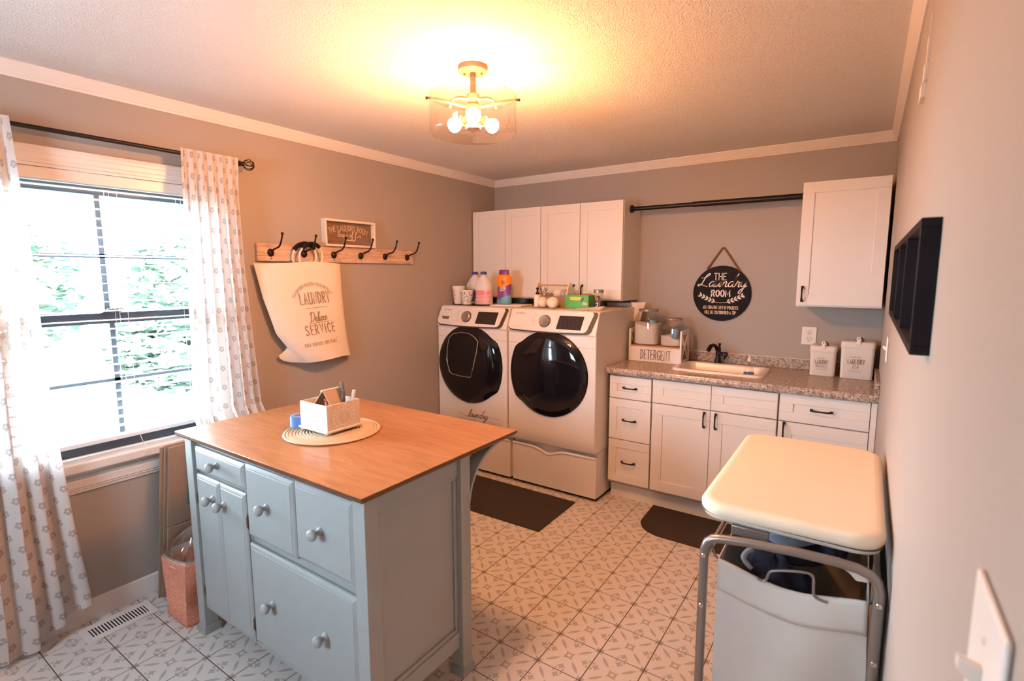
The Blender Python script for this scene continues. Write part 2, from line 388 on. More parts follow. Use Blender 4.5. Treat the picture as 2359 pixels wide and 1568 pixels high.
s = NT('patterned_runner'); v = s.coord('Object', (1,1,1)); w_ = s.vor(v, 45); n = s.noise(v, 60, 2)
s.base(s.mix(s.step(w_, .33, .05), (.60,.50,.43), (.13,.10,.09))); s.set(Roughness=.9); M['doily'] = s.m

# ------------------------------------------------------------------ hand lettering (stroke letters turned into thin ribbons)
def spl(pts, n=5):
    if len(pts) < 3: return pts
    P = [pts[0]] + list(pts) + [pts[-1]]; out = []
    for i in range(1, len(P)-2):
        a,b,c,d = P[i-1],P[i],P[i+1],P[i+2]
        for k in range(n):
            t = k/n
            out.append(tuple(.5*((2*b[j]) + (c[j]-a[j])*t + (2*a[j]-5*b[j]+4*c[j]-d[j])*t*t + (3*b[j]-a[j]-3*c[j]+d[j])*t**3) for j in range(len(b))))
    return out + [tuple(pts[-1])]
# glyph: width, strokes; a stroke starting with 0 is straight, with 1 is smooth
G = {
 'A': (.52, [[0,(0,0),(.26,1),(.52,0)],[0,(.1,.36),(.42,.36)]]),
 'B': (.44, [[0,(0,0),(0,1)],[1,(0,1),(.32,.93),(.36,.75),(.28,.56),(0,.53)],[1,(0,.53),(.36,.47),(.44,.26),(.34,.05),(0,0)]]),
 'C': (.46, [[1,(.46,.85),(.3,1),(.08,.85),(0,.5),(.08,.15),(.3,0),(.46,.15)]]),
 'D': (.46, [[0,(0,0),(0,1)],[1,(0,1),(.26,.92),(.44,.68),(.44,.32),(.26,.08),(0,0)]]),
 'E': (.38, [[0,(.38,1),(0,1),(0,0),(.38,0)],[0,(0,.52),(.3,.52)]]),
 'F': (.36, [[0,(.36,1),(0,1),(0,0)],[0,(0,.52),(.28,.52)]]),
 'G': (.48, [[1,(.46,.86),(.3,1),(.08,.85),(0,.5),(.08,.15),(.28,0),(.46,.14),(.48,.44)],[0,(.48,.44),(.28,.44)]]),
 'H': (.46, [[0,(0,0),(0,1)],[0,(.46,0),(.46,1)],[0,(0,.5),(.46,.5)]]),
 'I': (.02, [[0,(0,0),(0,1)]]),
 'K': (.44, [[0,(0,0),(0,1)],[0,(.42,1),(0,.42)],[0,(.12,.56),(.44,0)]]),
 'L': (.36, [[0,(0,1),(0,0),(.36,0)]]),
 'M': (.60, [[0,(0,0),(.03,1),(.3,.25),(.57,1),(.6,0)]]),
 'N': (.48, [[0,(0,0),(0,1),(.48,0),(.48,1)]]),
 'O': (.48, [[1,(.24,1),(.06,.85),(0,.5),(.06,.15),(.24,0),(.42,.15),(.48,.5),(.42,.85),(.24,1)]]),
 'P': (.42, [[0,(0,0),(0,1)],[1,(0,1),(.32,.95),(.42,.74),(.32,.52),(0,.48)]]),
 'R': (.44, [[0,(0,0),(0,1)],[1,(0,1),(.32,.95),(.42,.75),(.32,.54),(0,.5)],[0,(.16,.5),(.44,0)]]),
 'S': (.42, [[1,(.4,.86),(.22,1),(.03,.85),(.05,.64),(.22,.5),(.4,.34),(.4,.13),(.2,0),(0,.13)]]),
 'T': (.46, [[0,(0,1),(.46,1)],[0,(.23,1),(.23,0)]]),
 'U': (.46, [[0,(0,1),(0,.25)],[1,(0,.25),(.08,.04),(.23,0),(.38,.04),(.46,.25)],[0,(.46,.25),(.46,1)]]),
 'V': (.48, [[0,(0,1),(.24,0),(.48,1)]]),
 'W': (.66, [[0,(0,1),(.16,0),(.33,.75),(.5,0),(.66,1)]]),
 'Y': (.46, [[0,(0,1),(.23,.48),(.46,1)],[0,(.23,.48),(.23,0)]]),
 '2': (.42, [[1,(.02,.78),(.1,.97),(.28,1),(.4,.82),(.34,.58),(0,0)],[0,(0,0),(.42,0)]]),
 '5': (.42, [[0,(.4,1),(.06,1),(.03,.56)],[1,(.03,.56),(.22,.62),(.4,.48),(.4,.18),(.22,0),(0,.1)]]),
 'c|': (.42, [[1,(.4,.62),(.26,.74),(.06,.62),(0,.4),(.06,.16),(.26,.06),(.42,.18)],[0,(.3,.95),(.16,-.12)]]),
 '.': (.08, [[0,(0,.42),(.08,.42),(.08,.5),(0,.5),(0,.42)]]),
 '-': (.2, [[0,(0,.46),(.2,.46)]]),
}
# joined-up words drawn by hand (x to the right, x-height about .45)
LC = {
 'l': (.26, [[1,(0,0),(.14,.28),(.3,.9),(.24,1.0),(.16,.85),(.12,.2),(.18,0),(.26,.04)]]),
 'a': (.42, [[1,(.36,.36),(.22,.45),(.06,.3),(.04,.1),(.14,0),(.28,.16),(.36,.4)],[1,(.36,.4),(.31,.12),(.35,0),(.42,.05)]]),
 'u': (.44, [[1,(0,.05),(.06,.42),(.03,.12),(.1,0),(.22,.14),(.32,.42)],[1,(.32,.42),(.29,.12),(.35,0),(.44,.06)]]),
 'n': (.44, [[1,(.0,.1),(.06,.42),(.03,0)],[1,(.03,0),(.12,.3),(.24,.44),(.3,.34),(.28,.08),(.34,0),(.44,.06)]]),
 'd': (.46, [[1,(.32,.36),(.2,.45),(.05,.3),(.04,.1),(.14,0),(.26,.14),(.36,.5),(.5,1.05)],[1,(.44,.85),(.32,.3),(.32,.04),(.38,0),(.46,.05)]]),
 'r': (.34, [[1,(0,.04),(.1,.36),(.12,.48),(.16,.38),(.26,.38),(.24,.12),(.27,0),(.34,.05)]]),
 'y': (.46, [[1,(.02,.06),(.08,.42),(.06,.14),(.14,.02),(.26,.14),(.36,.42)],[1,(.36,.42),(.28,-.1),(.16,-.5),(.04,-.48),(.1,-.25),(.46,.1)]]),
 'e': (.36, [[1,(0,.1),(.2,.22),(.28,.36),(.18,.46),(.06,.3),(.08,.06),(.2,0),(.36,.12)]]),
 'x': (.4, [[1,(0,.36),(.1,.44),(.2,.1),(.3,0),(.4,.08)],[1,(.36,.42),(.26,.4),(.1,.04),(.0,.02)]]),
 'o': (.4, [[1,(.2,.45),(.06,.32),(.05,.1),(.18,0),(.32,.14),(.32,.34),(.2,.45)],[1,(.24,.42),(.4,.38)]]),
 's': (.32, [[1,(0,.05),(.16,.46),(.24,.24),(.2,.04),(.06,.0)],[1,(.2,.02),(.32,.06)]]),
 'f': (.3, [[1,(0,.08),(.16,.4),(.3,.9),(.22,1.0),(.12,.7),(.08,-.4),(.14,-.42),(.18,.0),(.3,.14)]]),
 'D': (.72, [[1,(.28,.95),(.16,.5),(.12,.06),(.0,.02),(.1,-.03),(.4,.06),(.66,.4),(.62,.85),(.35,1.02),(.08,.92),(.04,.74)]]),
 'L': (.75, [[1,(.08,.72),(.36,.74),(.62,.98),(.56,1.08),(.4,.86),(.24,.25),(.06,.04),(.0,.16),(.14,.2),(.4,.1),(.66,.0)]]),
}
def text_strokes(txt, h=1.0, track=.16, script=False, slant=0.0):
    out = []; x = 0
    toks = []
    i = 0
    while i < len(txt):
        if txt[i:i+2] == 'c|': toks.append('c|'); i += 2
        else: toks.append(txt[i]); i += 1
    for ch in toks:
        if ch == ' ': x += .34; continue
        w, st = (LC if script else G)[ch]
        for k in st:
            p = list(k[1:]); p = spl(p) if k[0] else p
            out.append([((a + slant*b + x)*h, b*h) for a,b in p])
        x += w + (0 if script else track)
    return out, (x - (0 if script else track))*h
def ribbon(mb, strokes, w, fn, taper=False):
    for p in strokes:
        q = [p[0]]
        for a in p[1:]:
            if math.hypot(a[0]-q[-1][0], a[1]-q[-1][1]) > 1e-6: q.append(a)
        if len(q) < 2: continue
        vs = []; n = len(q)
        for i in range(n):
            a, b = q[max(i-1,0)], q[min(i+1,n-1)]; dx, dy = b[0]-a[0], b[1]-a[1]; l = math.hypot(dx,dy) or 1
            nx, ny = -dy/l, dx/l; ww = w/2 * (1.0 if not taper else (.55 + .75*abs(dy)/l))
            ex = (dx/l*w*.4, dy/l*w*.4); sx = -1 if i == 0 else (1 if i == n-1 else 0)
            vs += [fn(q[i][0]+nx*ww+ex[0]*sx, q[i][1]+ny*ww+ex[1]*sx), fn(q[i][0]-nx*ww+ex[0]*sx, q[i][1]-ny*ww+ex[1]*sx)]
        mb.add(vs, [(2*i,2*i+1,2*i+3,2*i+2) for i in range(n-1)])
    return mb
def plane_fn(O, U, V):
    O, U, V = Vector(O), Vector(U), Vector(V)
    return lambda x,y: O + U*x + V*y
def write(mb, txt, fn, cx, y, h, w, track=.16, script=False, slant=0.0, width=None, taper=False, left=False):
    st, tw = text_strokes(txt, h, track, script, slant)
    k = width/tw if width else 1.0; tw *= k
    x0 = cx if left else cx - tw/2
    return ribbon(mb, [[(a*k + x0, b + y) for a,b in s_] for s_ in st], w, fn, taper)
def write_arc(mb, txt, fn, cx, cy, R, h, w, spread, track=.3):
    st, tw = text_strokes(txt, h, track)
    def f(x, y):
        a = (x/tw - .5)*spread; return fn(cx + (R+y)*math.sin(a), cy + (R+y)*math.cos(a))
    return ribbon(mb, st, w, f)
def bars(mb, fn, rects):
    for x0,x1,y0,y1 in rects: mb.add([fn(x0,y0),fn(x1,y0),fn(x1,y1),fn(x0,y1)], [(0,1,2,3)])
    return mb

# ------------------------------------------------------------------ the room shell
fl = struct_root('floor')
build('grout', MB().box(-.12, W+.12, YF-.1, .12, -.06, -.0015), M['grout'], fl, smooth=0)
tm = MB(); hs = TS/2 - .0019; ch = .0012
tm.add([(-hs,-hs,-.006),(hs,-hs,-.006),(hs,hs,-.006),(-hs,hs,-.006),(-hs,-hs,-ch),(hs,-hs,-ch),(hs,hs,-ch),(-hs,hs,-ch),
        (-hs+ch,-hs+ch,0),(hs-ch,-hs+ch,0),(hs-ch,hs-ch,0),(-hs+ch,hs-ch,0)],
       [(0,1,5,4),(1,2,6,5),(2,3,7,6),(3,0,4,7),(4,5,9,8),(5,6,10,9),(6,7,11,10),(7,4,8,11),(8,9,10,11)])
proto = None; X0, Y0 = 1.0637, -1.4505
far = MB()
for i in range(-6, 10):
    for j in range(-13, 8):
        cx, cy = X0 + TS*(i+.5), Y0 + TS*(j+.5)
        if cx < -.05 or cx > W + .05 or cy > -.40 or cy < -4.0: continue
        if cy > -.62 and cx < 1.3: continue
        if proto is None:
            proto = build('tile', tm, M['tile'], fl, smooth=0); proto.location = (cx, cy, 0)
        else:
            c_ = proto.copy(); COL.objects.link(c_); c_.location = (cx, cy, 0)
ce = build('ceiling', MB().box(-.12, W+.12, YF-.12, .12, H, H+.1), M['ceiling'], smooth=0, kind='structure')
wl = MB()
wl.box(-.14, 0, YF, WY0, 0, H).box(-.14, 0, WY1, 0, 0, H).box(-.14, 0, WY0, WY1, 0, WZ0-.03).box(-.14, 0, WY0, WY1, WZ1, H)
wall_left = build('wall_left', wl, M['wall'], smooth=0, kind='structure')
build('wall_back', MB().box(-.14, W+.12, 0, .12, 0, H), M['wall'], smooth=0, kind='structure')
wall_right = build('wall_right', MB().box(W, W+.12, YF, 0, 0, H), M['wall'], smooth=0, kind='structure')
V0, V1, V2, V3 = .75, 1.45, 1.25, 1.95      # unseen window, added behind the camera for cool light on island and cart bag
build('wall_front', MB().box(-.14,V0,YF-.12,YF,0,H).box(V1,W+.12,YF-.12,YF,0,H).box(V0,V1,YF-.12,YF,0,V2).box(V0,V1,YF-.12,YF,V3,H), M['wall'], smooth=0, kind='structure')
w2 = struct_root('added_window')
w2m = MB(); w2m.box(V0-.06,V1+.06,YF,YF+.018,V3,V3+.06).box(V0-.06,V1+.06,YF,YF+.018,V2-.06,V2)
w2m.box(V0-.06,V0,YF,YF+.018,V2,V3).box(V1,V1+.06,YF,YF+.018,V2,V3); build('casing', w2m, M['trim'], w2, smooth=0)
w2m = MB(); w2m.box(V0,V1,YF-.07,YF-.04,V3-.05,V3).box(V0,V1,YF-.07,YF-.04,V2,V2+.05)
w2m.box(V0,V0+.04,YF-.07,YF-.04,V2+.05,V3-.05).box(V1-.04,V1,YF-.07,YF-.04,V2+.05,V3-.05); build('sash', w2m, M['window_dark'], w2, smooth=0)
build('pane', MB().box(V0+.04,V1-.04,YF-.057,YF-.053,V2+.05,V3-.05), M['tinted'], w2, smooth=0)
# loose strip of drywall tape high on the right wall
tp = MB(); tpp = [(-2.12,2.20),(-2.13,2.14),(-2.12,2.08),(-2.09,2.04),(-2.04,2.005)]
for k,(y,z) in enumerate(tpp[:-1]):
    y2,z2 = tpp[k+1]; tp.box(W-.004-.002*k, W-.0002, y-.006, y2+.014, z2, z)
build('peeling_tape', tp, M['paper'], wall_right, smooth=0)
# cornice: stepped profile (distance from wall, drop from ceiling)
prof = [(0,0),(.034,0),(.034,.006),(.030,.010),(.022,.030),(.016,.036),(.016,.042),(.008,.050),(.006,.057),(0,.057)]
build('trim_1', MB().prism([(a, H-b) for a,b in prof], 'y', YF, 0), M['trim'], kind='structure', smooth=25)
build('trim_2', MB().prism([(-a, H-b) for a,b in prof], 'x', 0, W), M['trim'], kind='structure', smooth=25)
build('trim_3', MB().prism([(W-a, H-b) for a,b in prof], 'y', YF, 0), M['trim'], kind='structure', smooth=25)
bprof = [(0,0),(.014,0),(.014,.070),(.010,.080),(.010,.086),(.005,.093),(0,.095)]
build('baseboard_left', MB().prism(bprof, 'y', YF, -.72), M['trim'], kind='structure', smooth=25)
build('baseboard_right', MB().prism([(W-a,b) for a,b in bprof], 'y', YF, -.62), M['trim'], kind='structure', smooth=25)
build('baseboard_front', MB().prism([(YF+a,b) for a,b in bprof], 'x', .014, W-.014), M['trim'], kind='structure', smooth=25)

# window_1: casing, stool, apron, jambs, two dark sashes with muntins, eight panes, lock
wi = struct_root('window_1')
hp = [(0,0),(.020,0),(.022,.010),(.018,.014),(.018,.026),(.014,.030),(.014,.048),(.010,.054),(.010,.066),(0,.066)]
build('head_casing', MB().prism([(a, WZ1+.064-b) for a,b in hp], 'y', WY0-.07, WY1+.07), M['trim'], wi, smooth=25)
for y0,y1 in ((WY0-.066,WY0),(WY1,WY1+.066)): build('side_casing', MB().box(0,.02,y0,y1,.745,WZ1), M['trim'], wi, bevel=.004)
build('window_stool', MB().box(-.10,.058,WY0-.085,WY1+.085,.700,.745), M['trim'], wi, bevel=.008, segs=3)
build('stool_moulding', MB().prism([(0,.676),(.012,.676),(.026,.688),(.034,.700),(0,.700)], 'y', WY0-.07, WY1+.07), M['trim'], wi, smooth=25)
ap = [(0,.600),(.008,.600),(.010,.612),(.014,.616),(.014,.622),(.018,.626),(.018,.656),(.014,.660),(.014,.676),(0,.676)]
build('apron', MB().prism(ap, 'y', WY0-.07, WY1+.07), M['trim'], wi, smooth=25)
jm = MB(); jm.box(-.139,0,WY0,WY0+.016,.745,WZ1).box(-.139,0,WY1-.016,WY1,.745,WZ1).box(-.139,0,WY0,WY1,WZ1-.014,WZ1)
build('jamb_lining', jm, M['trim'], wi, smooth=0)
y0, y1, ymid = WY0+.017, WY1-.017, -2.918
def sash(name, x, za, zb, top, bot, zm):
    sm = MB(); sm.box(x-.018,x+.018,y0,y1,zb-top,zb).box(x-.018,x+.018,y0,y1,za,za+bot)
    sm.box(x-.018,x+.018,y0,y0+.04,za+bot,zb-top).box(x-.018,x+.018,y1-.04,y1,za+bot,zb-top)
    so = build(name, sm, M['window_dark'], wi, bevel=.003)
    mu = MB(); mu.box(x-.008,x+.008,ymid-.011,ymid+.011,za+bot,zb-top); build('muntin', mu, M['window_dark'], so, smooth=0)
    build('muntin', MB().box(x-.008,x+.008,y0+.04,y1-.04,zm-.009,zm+.009), M['window_dark'], so, smooth=0)
    for a,b in ((y0+.04,ymid-.011),(ymid+.011,y1-.04)):
        for c,d_ in ((za+bot,zm-.009),(zm+.009,zb-top)): build('pane', MB().box(x-.0015,x+.0015,a,b,c,d_), M['glass'], so, smooth=0)
    return so
sash('upper_sash', -.118, 1.335, 1.982, .070, .045, 1.640)
lo = sash('lower_sash', -.078, .746, 1.382, .050, .055, 1.066)
build('sash_lock', MB().box(-.09,-.055,-2.955,-2.88,1.383,1.393).rbox((-.07,-2.90,1.397),(.012,.07,.008),.25), M['window_dark'], wi, bevel=.002)
# outdoors
build('ground', MB().box(-40,-.3,-30,25,-.62,-.5), M['grass'], kind='structure', smooth=0)
def tree(x, y, h, r, label, seed, bush=False):
    rnd = random.Random(seed); t = thing('bush' if bush else 'tree', label, 'bush' if bush else 'tree', (x,y,-.5), 'greenery outside the window')
    if not bush:
        build('trunk', MB().tube([(x,y,-.5),(x+.05,y+.05,-.5+h*.3),(x,y+.1,-.5+h*.6)], [.13,.11,.06], 10), M['bark'], t)
    c = MB()
    for k in range(900):
        a, b = rnd.uniform(0, 2*PI), rnd.uniform(-1,1); q = math.sqrt(1-b*b); rr = r*rnd.uniform(.55,1.05)
        p = Vector((x + rr*q*math.cos(a), y + rr*q*math.sin(a), -.5 + (h*.62 if not bush else h*.5) + rr*b*(h*.42/r if not bush else h*.5/r)))
        if p.z < -.48: p.z = -.48
        s1 = rnd.uniform(.10,.22); m = Matrix.Translation(p) @ Matrix.Rotation(rnd.uniform(0,6),4,'Z') @ Matrix.Rotation(rnd.uniform(0,3),4,'X')
        c.add([m @ Vector(w_) for w_ in ((-s1,0,0),(0,-s1*.5,.02),(s1,0,0),(0,s1*.5,.02))], [(0,1,2,3)])
    build('crown', c, M['leaf'], t, smooth=0)
tree(-9.0, -1.6, 2.7, 1.15, 'low leafy tree seen through the left half of the window', 1)
tree(-9.6, 1.7, 2.9, 1.2, 'low leafy tree seen through the right half of the window', 2)
tree(-15.5, .0, 3.3, 1.5, 'farther tree beyond the lawn, between the two nearer trees', 3)
tree(-13.0, 4.8, 3.1, 1.4, 'tree beyond the lawn at the right edge of the window', 4)
tree(-7.4, .15, 1.4, .8, 'low bush on the lawn in front of the trees', 5, True)

# ------------------------------------------------------------------ window dressing
bl = thing('window_blind', 'white horizontal slat blind lowered over the bright window, slats open', 'blind', (-.03, ymid, WZ1))
build('valance', MB().box(-.062,-.004,y0,y1,1.944,WZ1-.016), M['trim'], bl, bevel=.003)
sl_proto = None; zz = 1.926; k = 0
sm = MB(); n_ = 5
for a in range(n_+1):
    t_ = a/n_ - .5; cz = .003*(1-4*t_*t_)
    for yy in (y0+.004, y1-.004): sm.v.append((-.034+t_*.050, yy, 1.926+cz))
sm.f = [(2*a,2*a+1,2*a+3,2*a+2) for a in range(n_)]
while zz > .845:
    if sl_proto is None: sl_proto = build('slat', sm, M['slat'], bl, solid=.0022)
    else:
        c_ = sl_proto.copy(); COL.objects.link(c_); c_.location = (0, 0, zz-1.926)
    zz -= .0412
build('bottom_rail', MB().box(-.058,-.010,y0+.003,y1-.003,.795,.815), M['slat'], bl, bevel=.004)
for yy in (WY0+.15, -2.905, WY1-.14):
    for xx in (-.008, -.060): build('ladder_cord', MB().tube([(xx,yy,1.93),(xx,yy,.80)], .0011, 5), M['white'], bl)
build('pull_cord', MB().tube([(-.006,-2.875,1.93),(-.006,-2.873,1.2),(-.005,-2.872,.80),(.012,-2.868,.765),(.045,-2.866,.748),(.061,-2.868,.735),(.062,-2.880,.715),(.061,-2.90,.708)], .0012, 5), M['white'], bl)

RZ, RXX = 2.125, .090
rod = thing('curtain_rod', 'black metal curtain rod with caged ball finials above the window', 'curtain rod', (RXX, ymid, RZ))
build('pole', MB().tube([(RXX,-3.50,RZ),(RXX,-2.36,RZ)], .0095, 14), M['black_metal'], rod)
for yy, sg in ((-2.36,1),(-3.50,-1)):
    f_ = build('finial', MB().lathe([(.0095,0),(.014,.002),(.014,.010),(.009,.013),(.012,.018),(.012,.022),(.006,.026)], (RXX,yy,RZ), 16, 'y').v and
               MB().tube([(RXX,yy+sg*a,RZ) for a in (0,.002,.010,.013,.018,.024,.028)], [.0095,.014,.014,.009,.012,.012,.005], 14), M['black_metal'], rod)
    cg = MB()
    for q in range(8):
        tw = []
        for e in range(13):
            p_ = PI*e/12; a_ = 2*PI*q/8 + 1.1*p_/PI; R_ = .027*math.sin(p_)
            tw.append((RXX+R_*math.cos(a_), yy+sg*(.026+.027*(1-math.cos(p_))), RZ+R_*math.sin(a_)))
        cg.tube(tw, .0022, 5)
    build('cage', cg, M['black_metal'], f_)
for yy in (-2.375, -3.485):
    build('bracket', MB().box(0,.004,yy-.012,yy+.012,RZ-.03,RZ+.03).tube([(.003,yy,RZ-.004),(RXX,yy,RZ-.012)], .005, 8), M['black_metal'], rod)

def curtain(label, yl, yr, zbot, folds, ph, amp0, amp1, group, ztop=2.148, flare=0.0, push=0.0):
    nu, nv = 132, 46
    rows = []
    for j in range(nv+1):
        t = j/nv; row = []
        for i in range(nu+1):
            s_ = i/nu; a = amp0 + (amp1-amp0)*min(1, t*1.3)
            w1 = math.sin(2*PI*folds*s_ + ph + .5*math.sin(2.3*t+s_*5)); w2 = math.sin(2*PI*folds*.43*s_ + 1.7 + ph)
            zb = zbot(s_); z = ztop + (zb-ztop)*t
            y = yl(z) + (yr(z)-yl(z))*(s_ + .012*math.sin(2*PI*folds*s_*2+ph))
            x = RXX + .004 + a*(.8*w1 + .35*w2*t) + flare*t*t
            hd = max(0, min(1, (z-(RZ-.16))/.12)); x = x*(1-hd) + (RXX + .0135 + .0035*w1)*hd
            if push: x += push*min(1, max(0, (.86-z)/.12))
            x = max(x, .026 if z > .11 else .03)
            row.append(Vector((x, y, z)))
        rows.append(row)
    L_ = [0]
    for i in range(nu): L_.append(L_[-1] + (rows[nv//2][i+1]-rows[nv//2][i]).length)
    mb = MB(); o = 0
    for j,row in enumerate(rows):
        for i,p in enumerate(row): mb.uv[len(mb.v)] = (L_[i]*1.25, (ztop-p.z)); mb.v.append(tuple(p))
    mb.f = [(j*(nu+1)+i, j*(nu+1)+i+1, (j+1)*(nu+1)+i+1, (j+1)*(nu+1)+i) for j in range(nv) for i in range(nu)]
    return single('curtain', mb, M['curtain'], label, 'curtain', group, smooth=60)
def pl_(pts):
    pts = sorted(pts)
    def f(z):
        if z <= pts[0][0]: return pts[0][1]
        for (a,b),(c,d) in zip(pts, pts[1:]):
            if z <= c: return b + (d-b)*(z-a)/(c-a)
        return pts[-1][1]
    return f
curtain('pale floral curtain hanging to the right of the window, behind the island', pl_([(.03,-2.70),(.82,-2.686),(1.5,-2.655),(2.15,-2.642)]),
        pl_([(.03,-2.27),(.82,-2.325),(1.3,-2.352),(1.63,-2.368),(2.0,-2.374),(2.15,-2.37)]), lambda s_: .035, 6, .4, .013, .030, 'floral window curtains', push=.08)
curtain('pale floral curtain to the left of the window, its hem near the floor vent', pl_([(.03,-3.72),(2.15,-3.50)]),
        pl_([(.1,-3.150),(.5,-3.185),(1.0,-3.214),(1.6,-3.217),(2.15,-3.237)]), lambda s_: .02 + max(0, s_-.62)*.30, 6, 2.0, .012, .028, 'floral window curtains')

# ------------------------------------------------------------------ hook rack, framed sign, bag on the left wall
hr = thing('hook_rack', 'whitewashed wooden board with six black coat hooks on the left wall', 'hook rack', (0,-1.65,1.63))
build('board', MB().box(.0,.021,-2.250,-1.058,1.630,1.729), M['whitewash'], hr, bevel=.003)
for k in range(6):
    hy = -2.172 + k*.2108
    hk = build('hook', MB().tube([(.030,hy,1.684),(.045,hy,1.692),(.075,hy,1.700),(.105,hy,1.707),(.122,hy,1.722),(.134,hy,1.745),(.145,hy,1.774)], [.006,.0055,.005,.005,.005,.0048,.0045], 10), M['iron'], hr)
    build('rosette', MB().lathe([(.001,.036),(.010,.034),(.018,.028),(.020,.021)], (0,hy,1.677), 20, 'x', sy=1.15), M['iron'], hk)
    build('ball_tip', MB().sphere((.146,hy,1.778), .0085, 14, 9), M['iron'], hk)
    build('screw', MB().cyl((.021,hy,1.645),(.027,hy,1.645),.004,n=10), M['chrome'], hk)
fs = thing('framed_sign', 'small white framed brown wood sign standing on the hook rack', 'sign', (.03,-1.62,1.730))
fy0, fy1, fz0, fz1 = -1.822, -1.424, 1.7305, 1.899
fm = MB(); t_ = .014
for a in ((fy0,fy1,fz0,fz0+t_),(fy0,fy1,fz1-t_,fz1),(fy0,fy0+t_,fz0+t_,fz1-t_),(fy1-t_,fy1,fz0+t_,fz1-t_)): fm.box(.002,.044,*a)
build('frame', fm, M['offwhite'], fs, bevel=.0015)
build('sign_panel', MB().box(.004,.012,fy0+t_,fy1-t_,fz0+t_,fz1-t_), M['sign_wood'], fs, smooth=0)
fn = plane_fn((.0128,-1.623,1.815),(0,1,0),(0,0,1)); lt = MB()
write_arc(lt, 'THE LAUNDRY ROOM', fn, 0, -.445, .465, .034, .0036, .64, .16)
write(lt, 'loads of fun', fn, .005, -.020, .036, .0038, script=True, slant=.1, width=.185, taper=True)
bars(lt, fn, [(-.030,.020,-.044,-.036),(.020,.048,-.039,-.035),(.020,.048,-.045,-.041)])
build('lettering', lt, M['cream_print'], fs, smooth=0)

# laundry bag: flat pouch whose lower left corner sags behind the front sheet
bag = thing('laundry_bag', 'cream canvas laundry bag with printed lettering hanging from the second hook', 'bag', (.06,-1.95,1.03))
yfl = pl_([(1.030,-2.015),(1.045,-2.035),(1.09,-2.085),(1.217,-2.181),(1.417,-2.243),(1.62,-2.282)])
yfr = pl_([(1.028,-1.660),(1.15,-1.682),(1.283,-1.699),(1.45,-1.710),(1.63,-1.714)])
ybl = pl_([(1.035,-2.09),(1.055,-2.15),(1.084,-2.188),(1.105,-2.150),(1.13,-2.118),(1.217,-2.172),(1.417,-2.238),(1.62,-2.282)])
def bag_pt(u, v):
    z0 = 1.622 + .010*math.sin(u*2*PI*1.5)*(1 if u < .5 else .4)
    if u <= .5:
        s_ = u/.5; zb = 1.028 + .022*abs(math.sin(s_*PI*1.0)) * (1-s_); z = z0 + (zb-z0)*v
        y = yfr(z) + (yfl(z)-yfr(z))*s_
        x = .030 + (.030+.030*v)*math.sin(PI*min(1,max(0,s_)))**.5 + .008*math.sin(s_*7+v*4)*v + .022*v*s_
        return (x, y, z)
    s_ = (u-.5)/.5; zb = 1.040 + .05*(1-s_)**2*0; z = z0 + (zb-z0)*v
    y = ybl(z) + (yfr(z)-ybl(z))*s_
    return (.028 - .012*math.sin(PI*s_), y, z)
build('pouch', MB().grid(bag_pt, 64, 36, closed_u=True), M['canvas'], bag, smooth=60)
for hx, cy_, ex in ((.062,-1.942,.010),(.046,-1.975,0)):
    ring = [(hx+.012*math.sin(a), cy_+.078*math.cos(a), 1.660+.077*math.sin(a)) for a in [ -.75 + (PI+1.5)*q/26 for q in range(27)]]
    h_ = build('handle', MB().tube(ring, .0055, 8), M['offwhite'], bag)
    build('grip', MB().tube(ring[9:19] if ex else ring[8:20], .0125, 10), M['black_paint'], h_)
def bag_fn(y0_, z0_):
    def f(x, y):
        Y, Z = y0_ + x + .10*y*0, z0_ + y; s_ = (yfr(Z)-Y)/(yfr(Z)-yfl(Z)); v = (1.622-Z)/(1.622-1.034)
        p = bag_pt(max(0,min(.5, s_*.5)), max(0,min(1,v))); return (p[0]+.0022, Y, Z)
    return f
bt = MB(); f0 = bag_fn(-1.935, 1.30)
sk = lambda x,y: f0(x + .12*(-y), y + .045*x)
write_arc(bt, 'WASH.DRY.FINISH.FOLD.REPEAT', sk, .005, .035, .155, .018, .0026, 1.9, .34)
write(bt, 'LAUNDRY', sk, .012, .082, .066, .0075, track=.30, width=.205)
bars(bt, sk, [(-.065,.085,.055,.058),(-.065,.085,-.035,-.032)])
write(bt, 'Deluxe', sk, .010, -.024, .056, .0055, script=True, slant=.15, width=.125, taper=True)
write(bt, 'SERVICE', sk, .010, -.100, .055, .0072, track=.42, width=.215)
bars(bt, sk, [(-.13,.13,-.140,-.138),(-.13,.13,-.178,-.176)])
write(bt, 'SELF SERVICE - OPEN DAILY', sk, 0, -.168, .019, .0026, track=.30, width=.235)
build('lettering', bt, M['ink_soft'], bag, smooth=0)

# ------------------------------------------------------------------ ceiling light
LX, LY = 1.452, -2.128
cl = thing('ceiling_light', 'semi flush ceiling light with clear glass drum and three glowing bulbs', 'ceiling light', (LX,LY,H))
build('canopy', MB().lathe([(.060,H),(.060,H-.020),(.056,H-.025),(.001,H-.025)], (LX,LY,0), 32), M['nickel'], cl)
for a in (.6, 3.6): build('screw', MB().cyl((LX+.035*math.cos(a),LY+.035*math.sin(a),H-.025),(LX+.035*math.cos(a),LY+.035*math.sin(a),H-.030),.004,n=10), M['chrome_dark'], cl)
build('stem', MB().cyl((LX,LY,H-.02),(LX,LY,2.262),.012,n=18), M['chrome_dark'], cl)
build('hub', MB().lathe([(.012,2.275),(.026,2.270),(.026,2.252),(.019,2.248),(.019,2.238),(.030,2.228),(.032,2.205),(.024,2.195),(.024,2.160),(.030,2.155),(.030,2.138),(.001,2.136)], (LX,LY,0), 24), M['nickel'], cl)
view = math.atan2(LY-CAM.y, LX-CAM.x); rt = view - PI/2
